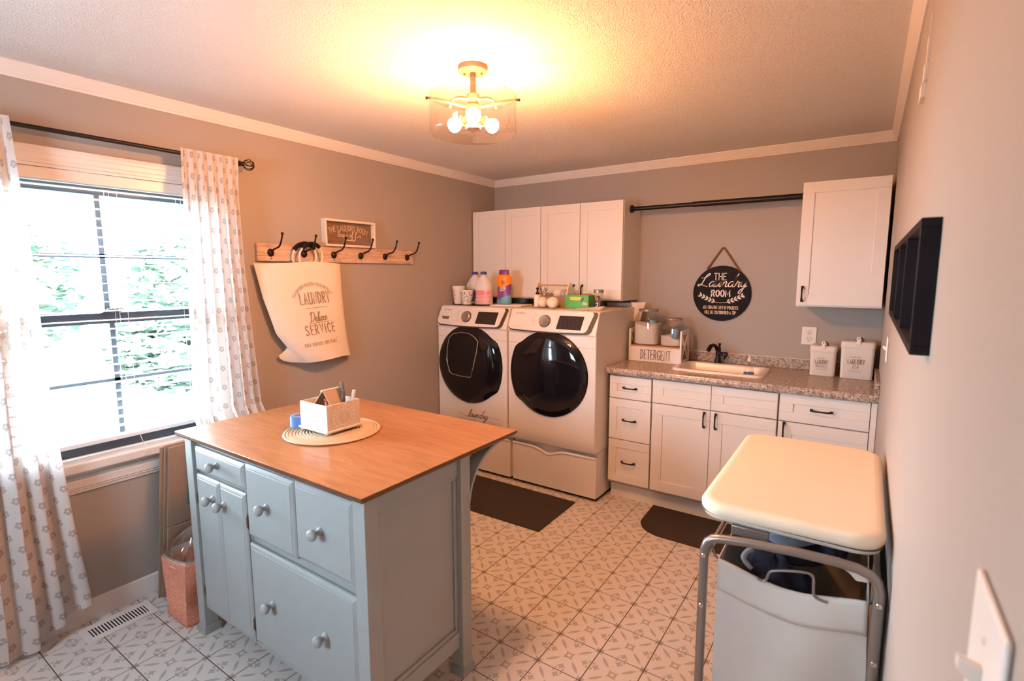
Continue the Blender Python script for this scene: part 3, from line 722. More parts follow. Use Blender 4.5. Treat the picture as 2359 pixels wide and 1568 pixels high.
for a in (rt, rt+PI):
    c_, s_ = math.cos(a), math.sin(a)
    P = lambda r,z: (LX+r*c_, LY+r*s_, z)
    ar = build('arm', MB().tube([P(.02,2.222),P(.09,2.240),P(.150,2.250),P(.172,2.254)], [.0065,.0065,.0065,.004], 10), M['nickel'], cl)
    build('thumb_screw', MB().tube([P(.170,2.254),P(.176,2.2545),P(.178,2.255),P(.190,2.2555)], [.003,.003,.006,.006], 10), M['chrome_dark'], ar)
    a2 = a + .5*(1 if a == rt else -1)
    c2, s2 = math.cos(a2), math.sin(a2)
    Q = lambda r,z: (LX+r*c2, LY+r*s2, z)
    build('loop_arm', MB().tube([Q(.022,2.258),Q(.06,2.268),Q(.085,2.268),Q(.104,2.258),Q(.110,2.235)], .0065, 10), M['nickel'], cl)
for k in range(3):
    a = view + PI + 2*PI*k/3; d_ = Vector((math.cos(a), math.sin(a), -.28)).normalized(); o_ = Vector((LX,LY,2.190))
    so = build('socket', MB().tube([o_+d_*.018, o_+d_*.022, o_+d_*.058, o_+d_*.062], [.012,.018,.018,.014], 16), M['nickel'], cl)
    build('socket_ring', MB().tube([o_+d_*.050, o_+d_*.054], [.023,.023], 18), M['offwhite'], so)
    p0 = o_+d_*.060
    build('bulb', MB().tube([p0, p0+d_*.008, p0+d_*.020, p0+d_*.034, p0+d_*.046, p0+d_*.055, p0+d_*.060], [.012,.016,.025,.0295,.027,.017,.003], 18), M['bulb'], cl)
SZ0, SZ1, SR = 2.112, 2.262, .174
sh = MB().lathe([(.001,SZ0),(SR-.02,SZ0),(SR-.006,SZ0+.004),(SR,SZ0+.014),(SR,SZ1)], (LX,LY,0), 56)
build('glass_shade', sh, M['shade_glass'], cl, smooth=50)
build('shade_rim', MB().torus((LX,LY,SZ1), SR, .0018, 'z', 56, 6), M['jar_glass'], cl)

# ------------------------------------------------------------------ washer and dryer on pedestals
MT = 1.312
def machine(name, label, cat, x0, x1, washer):
    t = thing(name, label, cat, ((x0+x1)/2, -.45, 0)); cx = (x0+x1)/2; w = x1-x0
    side = [(-.770,.352),(-.784,.372),(-.790,.45),(-.790,1.150),(-.800,1.158),(-.748,1.300),(-.735,1.310),(-.710,MT),(-.10,MT),(-.10,.352)]
    build('body', MB().prism(side, 'x', x0+.002, x1-.002), M['appl'], t, bevel=.014, segs=3)
    build('seam', MB().box(x0+.010,x1-.010,-.7912,-.785,1.071,1.074), M['mark'], t, smooth=0)
    # control panel on the slanted top front
    A, B = Vector((x0,-.7445,1.306)), Vector((x0,-.8015,1.158)); S_ = (B-A); Ls = S_.length; S_.normalize(); N = Vector((0,-1,0)); N = (N - S_*N.dot(S_)).normalized()
    def pf(off): return lambda u, s_: A + Vector((u,0,0)) + S_*s_ + N*off
    def slab(name, pts, off, th, mat, parent=t, bev=.002):
        n = len(pts); f1, f2 = pf(off), pf(off+th)
        return build(name, MB().add([f1(*p) for p in pts]+[f2(*p) for p in pts], [tuple(range(n))[::-1], tuple(range(n,2*n))]+[(i,(i+1)%n,(i+1)%n+n,i+n) for i in range(n)]), mat, parent, bevel=bev)
    def outline(l, r, top, bot, rr, lean):
        pts = []
        for k in range(7):
            a = PI + PI/2*k/6; pts.append((l+lean*0+rr+rr*math.cos(a), top+rr+rr*math.sin(a)))
        for k in range(7):
            a = -PI/2 + PI/2*k/6; pts.append((r-rr+rr*math.cos(a), top+rr+rr*math.sin(a)))
        R2 = rr*2.2
        for k in range(7):
            a = PI/2*k/6; pts.append((r-lean-R2+R2*math.cos(a), bot-R2+R2*math.sin(a)))
        for k in range(1,8): 
            q = k/8; pts.append((r-lean-R2 + (l+R2-.012 - (r-lean-R2))*q, bot + .006*math.sin(PI*q)))
        for k in range(7):
            a = PI/2 + PI/2*k/6; pts.append((l-.012+R2+R2*math.cos(a), bot-R2+R2*math.sin(a)))
        return pts
    slab('panel_trim', outline(.018, w-.008, .002, Ls-.002, .018, .026), .0005, .006, M['chrome_dark'])
    cp = slab('control_panel', outline(.018, w-.034, .003, Ls-.010, .018, .026), .004, .008, M['appl'])
    top = .0125
    f = pf(top)
    du, dv = .44*w, .082
    build('dial', MB().add([pf(top+h_)(du+r*math.cos(2*PI*k/36), dv+r*math.sin(2*PI*k/36)) for r,h_ in ((.044,0),(.044,.006)) for k in range(36)],
          [(k,(k+1)%36,(k+1)%36+36,k+36) for k in range(36)]+[tuple(range(36,72))]), M['chrome_dark'], cp)
    dk = MB().add([pf(top+h_)(du+r*math.cos(2*PI*k/36), dv+r*math.sin(2*PI*k/36)) for r,h_ in ((.040,.006),(.039,.020),(.034,.024),(.030,.0225),(.001,.0215)) for k in range(36)],
          [(j*36+k,j*36+(k+1)%36,(j+1)*36+(k+1)%36,(j+1)*36+k) for j in range(4) for k in range(36)])
    build('dial_knob', dk, M['lid'], cp)
    a_, b_ = (.585*w, .585*w+.185) ; 
    slab('display', [(a_+.006,.036),(b_+.006,.036),(b_-.006,.132),(a_-.006,.132)], .011, .003, M['display'], cp, .001)
    mk = MB()
    for k in range(8):
        for sgn in (-1, 1):
            c_ = du + sgn*(.070 + .014*math.sin(PI*k/7)); l_ = .018 + .008*((k*3+sgn) % 3)/2
            bars(mk, f, [((c_-l_ if sgn < 0 else c_), (c_ if sgn < 0 else c_+l_), .030+k*.0125, .0325+k*.0125)])
    for (q0,q1) in ((.045,.070),(.085,.118)):
        l_, r_ = b_+.018, b_+.040
        for g_ in ((l_,r_,q0,q0+.0012),(l_,r_,q1-.0012,q1),(l_,l_+.0012,q0,q1),(r_-.0012,r_,q0,q1),(l_+.009,r_-.009,(q0+q1)/2-.004,(q0+q1)/2)): bars(mk, f, [g_])
    bars(mk, f, [(.05,.075,.128,.1305),(.08,.125,.128,.1305),(.128,.134,.126,.132)])
    build('marking', mk, M['mark'], cp, smooth=0, kind='stuff')
    fr = lambda x,y: f(x, -y)
    build('brand_lettering', write(MB(), 'SAMSUNG', fr, .095, -.036, .0105, .0026, .28, width=.075), M['ink_soft'], cp, smooth=0)
    dm = MB(); fd = pf(top+.002)
    for r_ in range(0 if False else 6): bars(dm, fd, [(a_+.020+c_*.030, a_+.032+c_*.030, .050+r_*.013, .0515+r_*.013) for c_ in range(5) if (r_*5+c_*3) % 4])
    build('display_marks', dm, M['ink'], cp, smooth=0, kind='stuff')
    if washer:
        slab('detergent_drawer', [(.045,.085),(.125,.085),(.120,.108),(.060,.108)], .0115, .002, M['steel'], cp, .001)
    # door: shallow black glass dome with a notch on the opening side
    dcx, dcz, R0 = (cx-.010 if not washer else cx-.014), .868, .304
    na = 0 if washer else PI
    def rad(a):
        d_ = abs((a-na+PI) % (2*PI) - PI)
        if d_ < .58: return R0*(1.02 + .045*(d_/.58)**2)
        if d_ < .86: q = (d_-.58)/.28; return R0*(1.065 - .065*(3*q*q-2*q**3))
        return R0
    def dome(y0, dep, q, m_=12, n=72):
        vs = []; 
        for j in range(m_+1):
            p = j/m_
            for k in range(n):
                a = 2*PI*k/n; r = rad(a)*q*(1-p)
                vs.append((dcx+r*math.cos(a), y0 - dep*math.sqrt(max(0,1-(1-p)**2.2)), dcz+r*math.sin(a)*.985))
        return MB().add(vs, [(j*n+k,j*n+(k+1)%n,(j+1)*n+(k+1)%n,(j+1)*n+k) for j in range(m_) for k in range(n)])
    rim = dome(-.789, .02, 1.022, 3)
    build('door_ring', rim, M['chrome_dark'] , t, smooth=60)
    dr = build('door', dome(-.800, .050, 1.0), M['black_gloss'], t, smooth=70)
    def on_dome(x, z, off):
        a = math.atan2((z-dcz)/.985, x-dcx); r = math.hypot(x-dcx, (z-dcz)/.985); p = 1 - r/rad(a)
        return (x, -.800 - .050*math.sqrt(max(0,1-(1-max(0,p))**2.2)) - off, z)
    if washer:
        loop = [(-.185,.03),(-.182,.12),(-.172,.20),(-.13,.232),(-.05,.25),(.03,.246),(.09,.218),(.118,.19),(.112,.12),(.09,.03),(.062,-.075),(.05,-.086),(-.05,-.085),(-.13,-.078),(-.155,-.065),(-.172,-.02)]
        build('hatch_trim', MB().tube([on_dome(dcx+a, dcz+b, .0015) for a,b in loop], .0035, 8, closed=True), M['chrome'], dr)
        ft = plane_fn((cx,-.7915,.470), (1,0,0), (0,0,1)); lm = MB()
        write(lm, 'laundry', ft, .058, -.012, .060, .0042, script=True, slant=.35, width=.190, taper=True)
        ribbon(lm, [spl([(-.130,-.004),(-.115,.002),(-.09,-.002),(-.06,-.012),(-.03,-.016)]), spl([(.155,.006),(.20,.008),(.25,.004),(.28,.012)])], .0022, ft)
        build('decal', lm, M['ink'], t, smooth=0)
        lm = MB()
        for r_ in range(3):
            x_ = -.125
            for q in range(32):
                l_ = .006 + .008*((q*7+r_*5) % 4)/3
                if x_ < .27 and not (.085 < x_ < .16): bars(lm, ft, [(x_, x_+l_, -.0285-r_*.011, -.0255-r_*.011)])
                x_ += l_ + .005
        build('decal_verse', lm, M['mark'], t, smooth=0, kind='stuff')
    else:
        build('modelled_glint', MB().tube([on_dome(dcx+.235*math.cos(a), dcz+.235*math.sin(a), -.001) for a in [PI*1.15+.5*k/10 for k in range(11)]], .0012, 6), M['chrome_dark'], dr)  # glint on the door glass, modelled as a thin chrome arc
    # pedestal with a scooped pull along the drawer top
    pd = build('pedestal', MB().box(x0+.006,x1-.006,-.715,-.11,.022,.345), M['appl'], t, bevel=.010)
    build('plinth', MB().box(x0+.02,x1-.02,-.705,-.12,0,.03), M['dark_gap'], pd, smooth=0)
    def topz(q): return .318 - .038*math.exp(-((q-.45)/.11)**2)
    n = 40; pts = [(x0+.008,.026),(x1-.008,.026)] + [(x1-.008-(w-.016)*k/n, topz(1-k/n)) for k in range(n+1)]
    dw = build('pedestal_drawer', MB().prism(pts, 'y', -.742, -.716), M['appl'], t, bevel=.004)
    build('drawer_lip', MB().tube([(x0+.012+(w-.024)*k/n, -.742, topz(k/n)-.006) for k in range(n+1)], .010, 10), M['appl'], dw)
    return t
machine('washing_machine', 'white front loading washer with small hatch in black door, nearest the corner', 'washer', .008, .682, True)
machine('tumble_dryer', 'white front loading dryer with plain black round door, beside the drawers', 'dryer', .690, 1.390, False)

# ------------------------------------------------------------------ wall cabinets, hanging rod, round sign, outlet
def shaker(name, x0, x1, z0, z1, yf, mat, parent, rail=.062, th=.019, rec=.006):
    m = MB(); r = min(rail, (z1-z0)*.34)
    m.box(x0,x1,yf,yf+th,z0,z0+r).box(x0,x1,yf,yf+th,z1-r,z1).box(x0,x0+rail,yf,yf+th,z0+r,z1-r).box(x1-rail,x1,yf,yf+th,z0+r,z1-r)
    m.box(x0+rail-.001,x1-rail+.001,yf+rec,yf+th-.002,z0+r-.001,z1-r+.001)
    return build(name, m, mat, parent, bevel=.0015, segs=2)
def pull(parent, x, z, yf, L=.085, vert=False, name='handle'):
    pts = []
    for k in range(13):
        q = k/12-.5; o_ = .006 + .022*max(0, 1-(abs(q)*2)**6)
        pts.append((x, yf-o_, z+q*L) if vert else (x+q*L, yf-o_, z))
    rs = [.0042+.0022*abs(k/6-1)**2 for k in range(13)]
    m = MB().tube(pts, rs, 10)
    for e in (-.5,.5):
        c_ = (x, yf, z+e*L) if vert else (x+e*L, yf, z)
        m.add(MB().rbox((c_[0],yf-.006,c_[2]), (.014,.012,.014)).v, MB().box(0,1,0,1,0,1).f)
    return build(name, m, M['black_metal'], parent, bevel=.002)
YW = -.332
def wall_cab(name, label, x0, x1, z0, z1, doors, handles, group):
    t = thing(name, label, 'wall cabinet', ((x0+x1)/2, -.16, z0), group)
    build('body', MB().box(x0,x1,YW+.020,-.0005,z0,z1), M['cab'], t, bevel=.001)
    n = doors; w = (x1-x0)/n
    for k in range(n):
        d_ = shaker('door', x0+w*k+.0018, x0+w*(k+1)-.0018, z0+.010, z1-.002, YW, M['cab'], t)
        pull(d_, *handles[k], YW, .080, True)
    return t
G_ = 'white wall cabinets'
wall_cab('wall_cabinet', 'white two-door wall cabinet in the corner above the washer', .010, .683, 1.362, 2.076, 2, [(.310,1.432),(.384,1.432)], G_)
wall_cab('wall_cabinet', 'white two-door wall cabinet above the dryer, at the left end of the black rod', .685, 1.362, 1.362, 2.076, 2, [(.983,1.432),(1.052,1.432)], G_)
wall_cab('wall_cabinet', 'white single-door wall cabinet above the canisters, beside the right wall', 2.466, 2.890, 1.362, 2.082, 1, [(2.498,1.437)], G_)
hb = thing('hanging_rod', 'black hanging rod between the two wall cabinets', 'rod', (1.91,-.19,2.02))
build('tube', MB().cyl((1.364,-.19,2.022),(2.464,-.19,2.022),.0155,n=20), M['black_metal'], hb)
build('sleeve', MB().cyl((1.80,-.19,2.022),(2.464,-.19,2.022),.0185,n=20), M['black_metal'], hb)
for a,b in ((1.3625,1.378),(2.452,2.4655)): build('flange', MB().cyl((a,-.19,2.022),(b,-.19,2.022),.027,n=20), M['black_metal'], hb)

rs_ = thing('round_sign', 'round black sign with white lettering hanging from a jute rope', 'sign', (1.972,-.01,1.42))
build('disc', MB().lathe([(.001,-.016),(.190,-.016),(.1925,-.014),(.1925,-.003),(.001,-.003)], (1.972,0,1.420), 72, 'y'), M['black_paint'], rs_)
build('rope', MB().tube([(1.868,-.012,1.588),(1.960,-.009,1.728),(1.968,-.009,1.736),(1.974,-.009,1.736),(1.982,-.009,1.728),(2.084,-.012,1.575)], .0058, 8), M['rope'], rs_)
fn = plane_fn((1.972,-.0168,1.420),(1,0,0),(0,0,1)); lt = MB()
write(lt, 'THE', fn, -.011, .094, .046, .0056, .22)
write(lt, 'Laundry', fn, .000, .046, .086, .0056, script=True, slant=.22, width=.325, taper=True)
write(lt, 'ROOM', fn, -.004, -.020, .042, .0085, .24, width=.122)
build('lettering', lt, M['white_print'], rs_, smooth=0)
sm_ = MB()
write(sm_, 'ALL CHANGE LEFT IN POCKETS', fn, -.002, -.109, .021, .0033, .22, width=.233)
write(sm_, 'WILL BE CONSIDERED A TIP', fn, -.003, -.144, .021, .0033, .22, width=.207)
build('small_lettering', sm_, M['cream_print'], rs_, smooth=0)
wr = MB()
ribbon(wr, [spl([(-.150,-.010),(-.11,-.030),(-.06,-.054),(-.02,-.064),(.02,-.064),(.06,-.054),(.11,-.030),(.150,-.010)])], .0028, fn)
for sg in (-1,1):
    for k in range(5):
        q = k/4; bx, bz = sg*(.040+.090*q), -.059 + .040*q**1.2
        for up in (1,-1):
            a = (.95 if up > 0 else -.25) + .15*q
            ex, ez = bx + sg*.030*math.cos(a), bz + .030*math.sin(a)
            dx, dz = ex-bx, ez-bz; nx, nz = -dz*.20, dx*.20
            wr.add([fn(bx,bz), fn(bx+dx*.5+nx,bz+dz*.5+nz), fn(ex,ez), fn(bx+dx*.5-nx,bz+dz*.5-nz)], [(0,1,2,3)])
build('wreath', wr, M['white_print'], rs_, smooth=0)

ot = thing('wall_outlet', 'white double wall outlet above the small canister', 'outlet', (2.525,0,1.156))
build('cover_plate', MB().box(2.482,2.566,-.006,-.0003,1.098,1.215), M['white'], ot, bevel=.003)
for zz in (1.178,1.135):
    r_ = build('receptacle', MB().lathe([(.001,-.0085),(.0165,-.0085),(.018,-.006)], (2.524,0,zz), 24, 'y'), M['offwhite'], ot)
    build('slot', MB().box(2.5165,2.5185,-.009,-.008,zz+.001,zz+.009), M['ink'], r_, smooth=0)
    build('slot', MB().box(2.5295,2.5315,-.009,-.008,zz+.001,zz+.008), M['ink'], r_, smooth=0)
    build('slot', MB().cyl((2.524,-.009,zz-.008),(2.524,-.008,zz-.008),.003,n=10), M['ink'], r_, smooth=0)

# ------------------------------------------------------------------ base cabinets, worktop, sink
YB = -.612; CT = .932
def base(name, label, x0, x1):
    t = thing(name, label, 'cabinet', ((x0+x1)/2,-.3,0), 'white base cabinets under the worktop')
    build('carcass', MB().box(x0,x1,YB+.022,-.001,.112,.889), M['cab_edge'], t, bevel=.001)
    build('toe_kick', MB().box(x0,x1,-.545,-.530,.0,.112), M['cab'], t, smooth=0)
    return t
b1 = base('drawer_cabinet', 'narrow white three-drawer base cabinet beside the dryer', 1.408, 1.705)
for z0,z1 in ((.725,.876),(.440,.719),(.136,.434)):
    d_ = shaker('drawer', 1.411,1.700,z0,z1,YB,M['cab'],b1,.055); pull(d_, 1.556, (z0+z1)/2, YB)
b2 = base('sink_cabinet', 'wide white two-door base cabinet under the sink', 1.7055, 2.4425)
for x0,x1,hx in ((1.710,2.073,2.040),(2.076,2.439,2.108)):
    shaker('false_front', x0,x1,.728,.880,YB,M['cab'],b2,.07)
    d_ = shaker('door', x0,x1,.136,.722,YB,M['cab'],b2,.07); pull(d_, hx, .662, YB, .090, True)
b3 = base('end_cabinet', 'white base cabinet with a wide drawer at the right wall, partly behind the hamper', 2.443, 2.903)
d_ = shaker('drawer', 2.448,2.874,.728,.884,YB,M['cab'],b3,.07); pull(d_, 2.655, .808, YB, .095)
d_ = shaker('door', 2.448,2.874,.136,.722,YB,M['cab'],b3,.07); pull(d_, 2.478, .670, YB, .09, True)
build('filler_strip', MB().box(2.877,2.903,YB+.004,YB+.022,.112,.885), M['cab'], b3, smooth=0)

wt = thing('worktop', 'speckled grey-brown laminate worktop with backsplash and a sink cut-out', 'worktop', (2.15,-.3,CT))
sx0, sx1, sy0, sy1 = 1.782, 2.338, -.500, -.135
wm = MB()
for a in ((1.392,sx0+.02,-.636,-.001),(sx1-.02,2.9045,-.636,-.001),(sx0+.02,sx1-.02,-.636,sy0+.02),(sx0+.02,sx1-.02,sy1-.02,-.001)): wm.box(*a, .890, CT)
build('slab', wm, M['granite'], wt, smooth=0)
build('front_edge', MB().prism([(-.636,.890),(-.643,.897),(-.643,.920),(-.636,CT-.0005)], 'x', 1.392, 2.9045), M['granite'], wt, smooth=60)
build('backsplash', MB().box(1.392,2.904,-.019,-.0005,CT,1.000), M['granite'], wt, bevel=.003)
build('splash_cap', MB().box(1.392,2.885,-.0205,-.0005,1.000,1.003), M['offwhite'], wt, smooth=0)
build('side_splash', MB().box(2.885,2.9045,-.636,-.020,CT,1.000), M['granite'], wt, bevel=.003)

def rr(x0,x1,y0,y1,r,n=6):
    out = []
    for cx_,cy_,a0 in ((x1-r,y1-r,0),(x0+r,y1-r,PI/2),(x0+r,y0+r,PI),(x1-r,y0+r,1.5*PI)):
        for k in range(n+1): out.append((cx_+r*math.cos(a0+PI/2*k/n), cy_+r*math.sin(a0+PI/2*k/n)))
    return out
def rings(mb, loops):
    n = len(loops[0]); vs = [p for l in loops for p in l]
    return mb.add(vs, [(j*n+k, j*n+(k+1)%n, (j+1)*n+(k+1)%n, (j+1)*n+k) for j in range(len(loops)-1) for k in range(n)])
def lp(i, z, r): return [(x,y,z) for x,y in rr(sx0+i,sx1-i,sy0+i,sy1-i,r)]
sk_ = thing('sink', 'cream drop-in sink set in the speckled worktop', 'sink', ((sx0+sx1)/2,(sy0+sy1)/2,CT))
loops = [lp(0,CT+.0005,.055), lp(.004,CT+.012,.052), lp(.012,CT+.015,.045), lp(.036,CT+.014,.04), lp(.042,CT+.006,.04), lp(.050,CT-.09,.05), lp(.075,CT-.110,.05)]
ms = rings(MB(), loops); n_ = len(loops[0]); ms.add(loops[-1], [tuple(range(n_))])
build('basin', ms, M['sink'], sk_, smooth=50)
build('drain', MB().lathe([(.001,CT-.107),(.022,CT-.107),(.026,CT-.109)], (2.06,-.32,0), 20), M['chrome'], sk_)

fa = thing('faucet', 'black bronze single-lever faucet behind the sink', 'faucet', (1.988,-.085,CT))
fx, fy = 1.988, -.085
build('body', MB().lathe([(.030,CT),(.030,CT+.006),(.023,CT+.012),(.019,CT+.035),(.016,CT+.060),(.0175,CT+.085),(.016,CT+.110),(.012,CT+.120),(.001,CT+.123)], (fx,fy,0), 22), M['black_metal'], fa)
build('finial', MB().lathe([(.007,CT+.118),(.006,CT+.128),(.010,CT+.140),(.009,CT+.145),(.001,CT+.146)], (fx+.006,fy,0), 16), M['black_metal'], fa)
build('spout', MB().tube(spl([(fx-.004,fy,CT+.088),(fx-.012,fy-.02,CT+.120),(fx-.022,fy-.055,CT+.136),(fx-.034,fy-.090,CT+.128),(fx-.042,fy-.112,CT+.100)]), [.013]*6+[.012]*8+[.014]*7, 12), M['black_metal'], fa)
h_ = build('valve', MB().tube([(fx,fy-.004,CT+.078),(fx+.040,fy-.014,CT+.072),(fx+.043,fy-.015,CT+.072),(fx+.060,fy-.018,CT+.070)], [.013,.013,.018,.018], 14), M['black_metal'], fa)
build('lever', MB().tube([(fx+.052,fy-.018,CT+.062),(fx+.050,fy-.045,CT+.046)], [.007,.005], 10), M['black_metal'], h_)

sb = thing('soap_bottle', 'clear dish soap bottle with a blue label standing in the sink', 'bottle', (2.236,-.36,CT-.1095))
bp = [(.026,0),(.030,.006),(.030,.12),(.022,.16),(.010,.178),(.009,.19)]
build('bottle_body', MB().lathe([(r,CT-.1095+h_) for r,h_ in bp], (2.236,-.36,0), 22), M['jar_glass'], sb)
build('label', MB().lathe([(.0306,CT-.1095+.060),(.0306,CT-.1095+.118)], (2.236,-.36,0), 22), M['blue_label'], sb)
build('label_print', MB().lathe([(.0309,CT-.1095+.086),(.0309,CT-.1095+.100)], (2.236,-.36,0), 22), M['offwhite'], sb)
build('cap', MB().lathe([(.011,CT-.1095+.188),(.011,CT-.1095+.205),(.005,CT-.1095+.212),(.004,CT-.1095+.222),(.001,CT-.1095+.223)], (2.236,-.36,0), 18), M['white'], sb)

# detergent crate with two jars
dc = thing('detergent_crate', 'white wooden detergent crate with crossed sides and a wood shelf', 'crate', (1.60,-.19,CT))
cx0, cx1, cyf, cyb, cz0, cz1 = 1.410, 1.790, -.285, -.095, CT+.001, 1.165
cm = MB().box(cx0+.013,cx1-.013,cyf+.002,cyf+.014,cz0,1.040); build('front_board', cm, M['offwhite'], dc, bevel=.0015)
build('back_board', MB().box(cx0+.013,cx1-.013,cyb-.012,cyb,cz0,1.040), M['offwhite'], dc, bevel=.0015)
build('shelf', MB().box(cx0+.013,cx1-.013,cyf+.002,cyb,1.040,1.049), M['pine'], dc, smooth=0)
for xs in (cx0, cx1-.013):
    e_ = MB(); w_ = .020
    e_.box(xs,xs+.013,cyf,cyf+w_,cz0,cz1).box(xs,xs+.013,cyb-w_,cyb,cz0,cz1).box(xs,xs+.013,cyf+w_,cyb-w_,cz1-.030,cz1).box(xs,xs+.013,cyf+w_,cyb-w_,cz0,cz0+.025)
    sd = build('side_frame', e_, M['offwhite'], dc, bevel=.0015)
    for sg in (1,-1):
        ya, yb = (cyf+w_-.004, cyb-w_+.004) if sg > 0 else (cyb-w_+.004, cyf+w_-.004)
        za, zb = cz0+.020, cz1-.026; dy = .007
        build('brace', MB().prism([(ya-dy,za),(ya+dy,za),(yb+dy,zb),(yb-dy,zb)], 'x', xs+(.0025 if sg > 0 else .0028), xs+(.0105 if sg > 0 else .0102)), M['offwhite'], sd, smooth=0)
fn = plane_fn((1.60,cyf+.0013,.985),(1,0,0),(0,0,1))
build('lettering', write(MB(), 'DETERGENT', fn, .008, -.032, .066, .0052, .26, width=.212), M['ink'], dc, smooth=0)
def jar(label, cx_, cy_, z, r, h, lidr, fill, peak, sub):
    t = thing('glass_jar', label, 'jar', (cx_,cy_,z), 'glass jars in the detergent crate')
    def sq(rad_, zz, p=3.2, n=40):
        out = []
        for k in range(n):
            a = 2*PI*k/n; c_, s_ = math.cos(a), math.sin(a); q = (abs(c_)**p+abs(s_)**p)**(-1/p); out.append((cx_+rad_*q*c_, cy_+rad_*q*s_, zz))
        return out
    L_ = [sq(r*.86,z+.002),sq(r*.95,z+.008),sq(r*.97,z+.02),sq(r*.97,z+h*.70),sq(r*.90,z+h*.80,2.6),sq(lidr*1.02,z+h*.89,2.0),sq(lidr*.94,z+h*.92,2.0),sq(lidr*.94,z+h,2.0)]
    m_ = rings(MB(), L_); build('glass', m_, M['jar_glass'], t, smooth=60)
    ld = build('lid', MB().lathe([(lidr,z+h*.925),(lidr*1.02,z+h*.93),(lidr*1.02,z+h*.985),(lidr*.97,z+h*.995),(.001,z+h*.997)], (cx_,cy_,0), 36), M['lid'], t)
    F = [sq(r*.84,z+.004),sq(r*.93,z+.010),sq(r*.94,z+.022)]
    n = 40
    top_ = [(x,y, z+fill + peak*math.sin(2.2*(x-cx_)/r+sub) + .25*peak*math.sin(9*(x-cx_)/r+5*(y-cy_)/r)) for x,y,_ in F[-1]]
    ctr = [(cx_+(x-cx_)*.5, cy_+(y-cy_)*.5, z+fill+peak*.5*math.sin(3*(x-cx_)/r+sub)) for x,y,_ in F[-1]]
    m_ = rings(MB(), [F[0],F[1],F[2],top_,ctr]); o_ = len(m_.v); m_.v.append((cx_,cy_,z+fill)); m_.f += [(o_-n+k, o_-n+(k+1)%n, o_) for k in range(n)]; m_.f.append(tuple(range(n)))
    build('washing_powder', m_, M['powder'], t, smooth=40, kind='stuff')
    return t
jar('large glass jar nearly full of white powder, with a tin lid', 1.517, -.188, 1.049, .094, .258, .068, .150, -.014, 1.2)
jar('smaller glass jar one third full of white powder, right in the crate', 1.698, -.190, 1.049, .079, .200, .062, .060, .018, 2.4)
def scoop(label, cx_, cy_, z, h):
    m_ = MB().tube([(cx_,cy_,z),(cx_+.004,cy_+.002,z+h*.5),(cx_+.008,cy_+.004,z+h)], [.020,.023,.025], 16)
    single('scoop', m_, M['lightblue'], label, 'scoop', 'blue powder scoops in the jars', at=(cx_,cy_,z))
scoop('blue plastic scoop half buried in the fuller jar of powder', 1.545, -.20, 1.165, .060)
scoop('blue plastic scoop standing in the smaller jar of powder', 1.712, -.20, 1.085, .085)

# enamel canisters
def canister(label, x0, x1, h, big):
    y0, y1 = -.200, -.060; t = thing('canister', label, 'canister', ((x0+x1)/2,(y0+y1)/2,CT), 'laundry canisters on the worktop')
    hb_ = h-.040
    build('tin', rings(MB(), [[(x,y,z) for x,y in rr(x0+i,x1-i,y0+i,y1-i,.018)] for i,z in ((.008,CT+.001),(.006,CT+.003),(.003,CT+hb_))]), M['cream_metal'], t, smooth=50)
    L_ = [[(x,y,z) for x,y in rr(x0+i,x1-i,y0+i,y1-i,.020)] for i,z in ((0,CT+hb_-.002),(-.001,CT+hb_),(0,CT+h-.012),(.004,CT+h-.006),(.012,CT+h-.003))]
    m_ = rings(MB(), L_); m_.add(L_[-1], [tuple(range(len(L_[0])))]); ld = build('lid', m_, M['cream_metal'], t, smooth=50)
    xc = (x0+x1)/2; zt = CT+h
    clm = MB().prism([(xc-.012,zt-.020),(xc+.012,zt-.020),(xc+.009,zt+.004),(xc+.012,zt+.014),(xc+.008,zt+.026),(xc-.008,zt+.026),(xc-.012,zt+.014),(xc-.009,zt+.004)], 'y', y0-.006, y0-.001)
    c_ = build('clip', clm, M['white'], ld, bevel=.0015); build('clip_hole', MB().cyl((xc,y0-.0068,zt+.016),(xc,y0-.0055,zt+.016),.0038,n=12), M['ink'], ld)
    build('clip_loop', MB().torus((xc+.006,(y0+y1)/2-.05,zt+.004), .016, .005, 'y', 20, 8), M['clip_brown'], ld)
    fn = plane_fn(((x0+x1)/2-.004, y0-.0006+.004, CT), (1,0,0), (0,0,1)); k = h/.225; w_ = x1-x0
    fn = plane_fn(((x0+x1)/2-.004, y0+.0018, CT), (1,0,0), (0,0,1))
    lm = MB()
    write(lm, 'LAUNDRY', fn, 0, h*.40, h*.125, .0026*k+.0006, .2, width=w_*.48)
    write(lm, '25c|' if big else 'ROOM', fn, -.002, h*.285, h*.085, .0018, .2, width=w_*(.20 if big else .38))
    ribbon(lm, [spl([(-w_*.18,h*.235),(-.02,h*.22),(.0,h*.235),(.02,h*.225),(w_*.18,h*.240)])], .0014, fn)
    if big: ribbon(lm, [[(-w_*.18,h*.195),(w_*.16,h*.195)]], .0014, fn)
    write(lm, 'WASH DRY', fn, -.004, h*.56, h*.045, .0010, .25, width=w_*.30)
    build('lettering', lm, M['ink_soft'], t, smooth=0)
canister('smaller cream canister reading laundry room, below the outlet', 2.548, 2.692, .190, False)
canister('larger cream canister reading laundry 25 cents, in the worktop corner', 2.708, 2.882, .228, True)

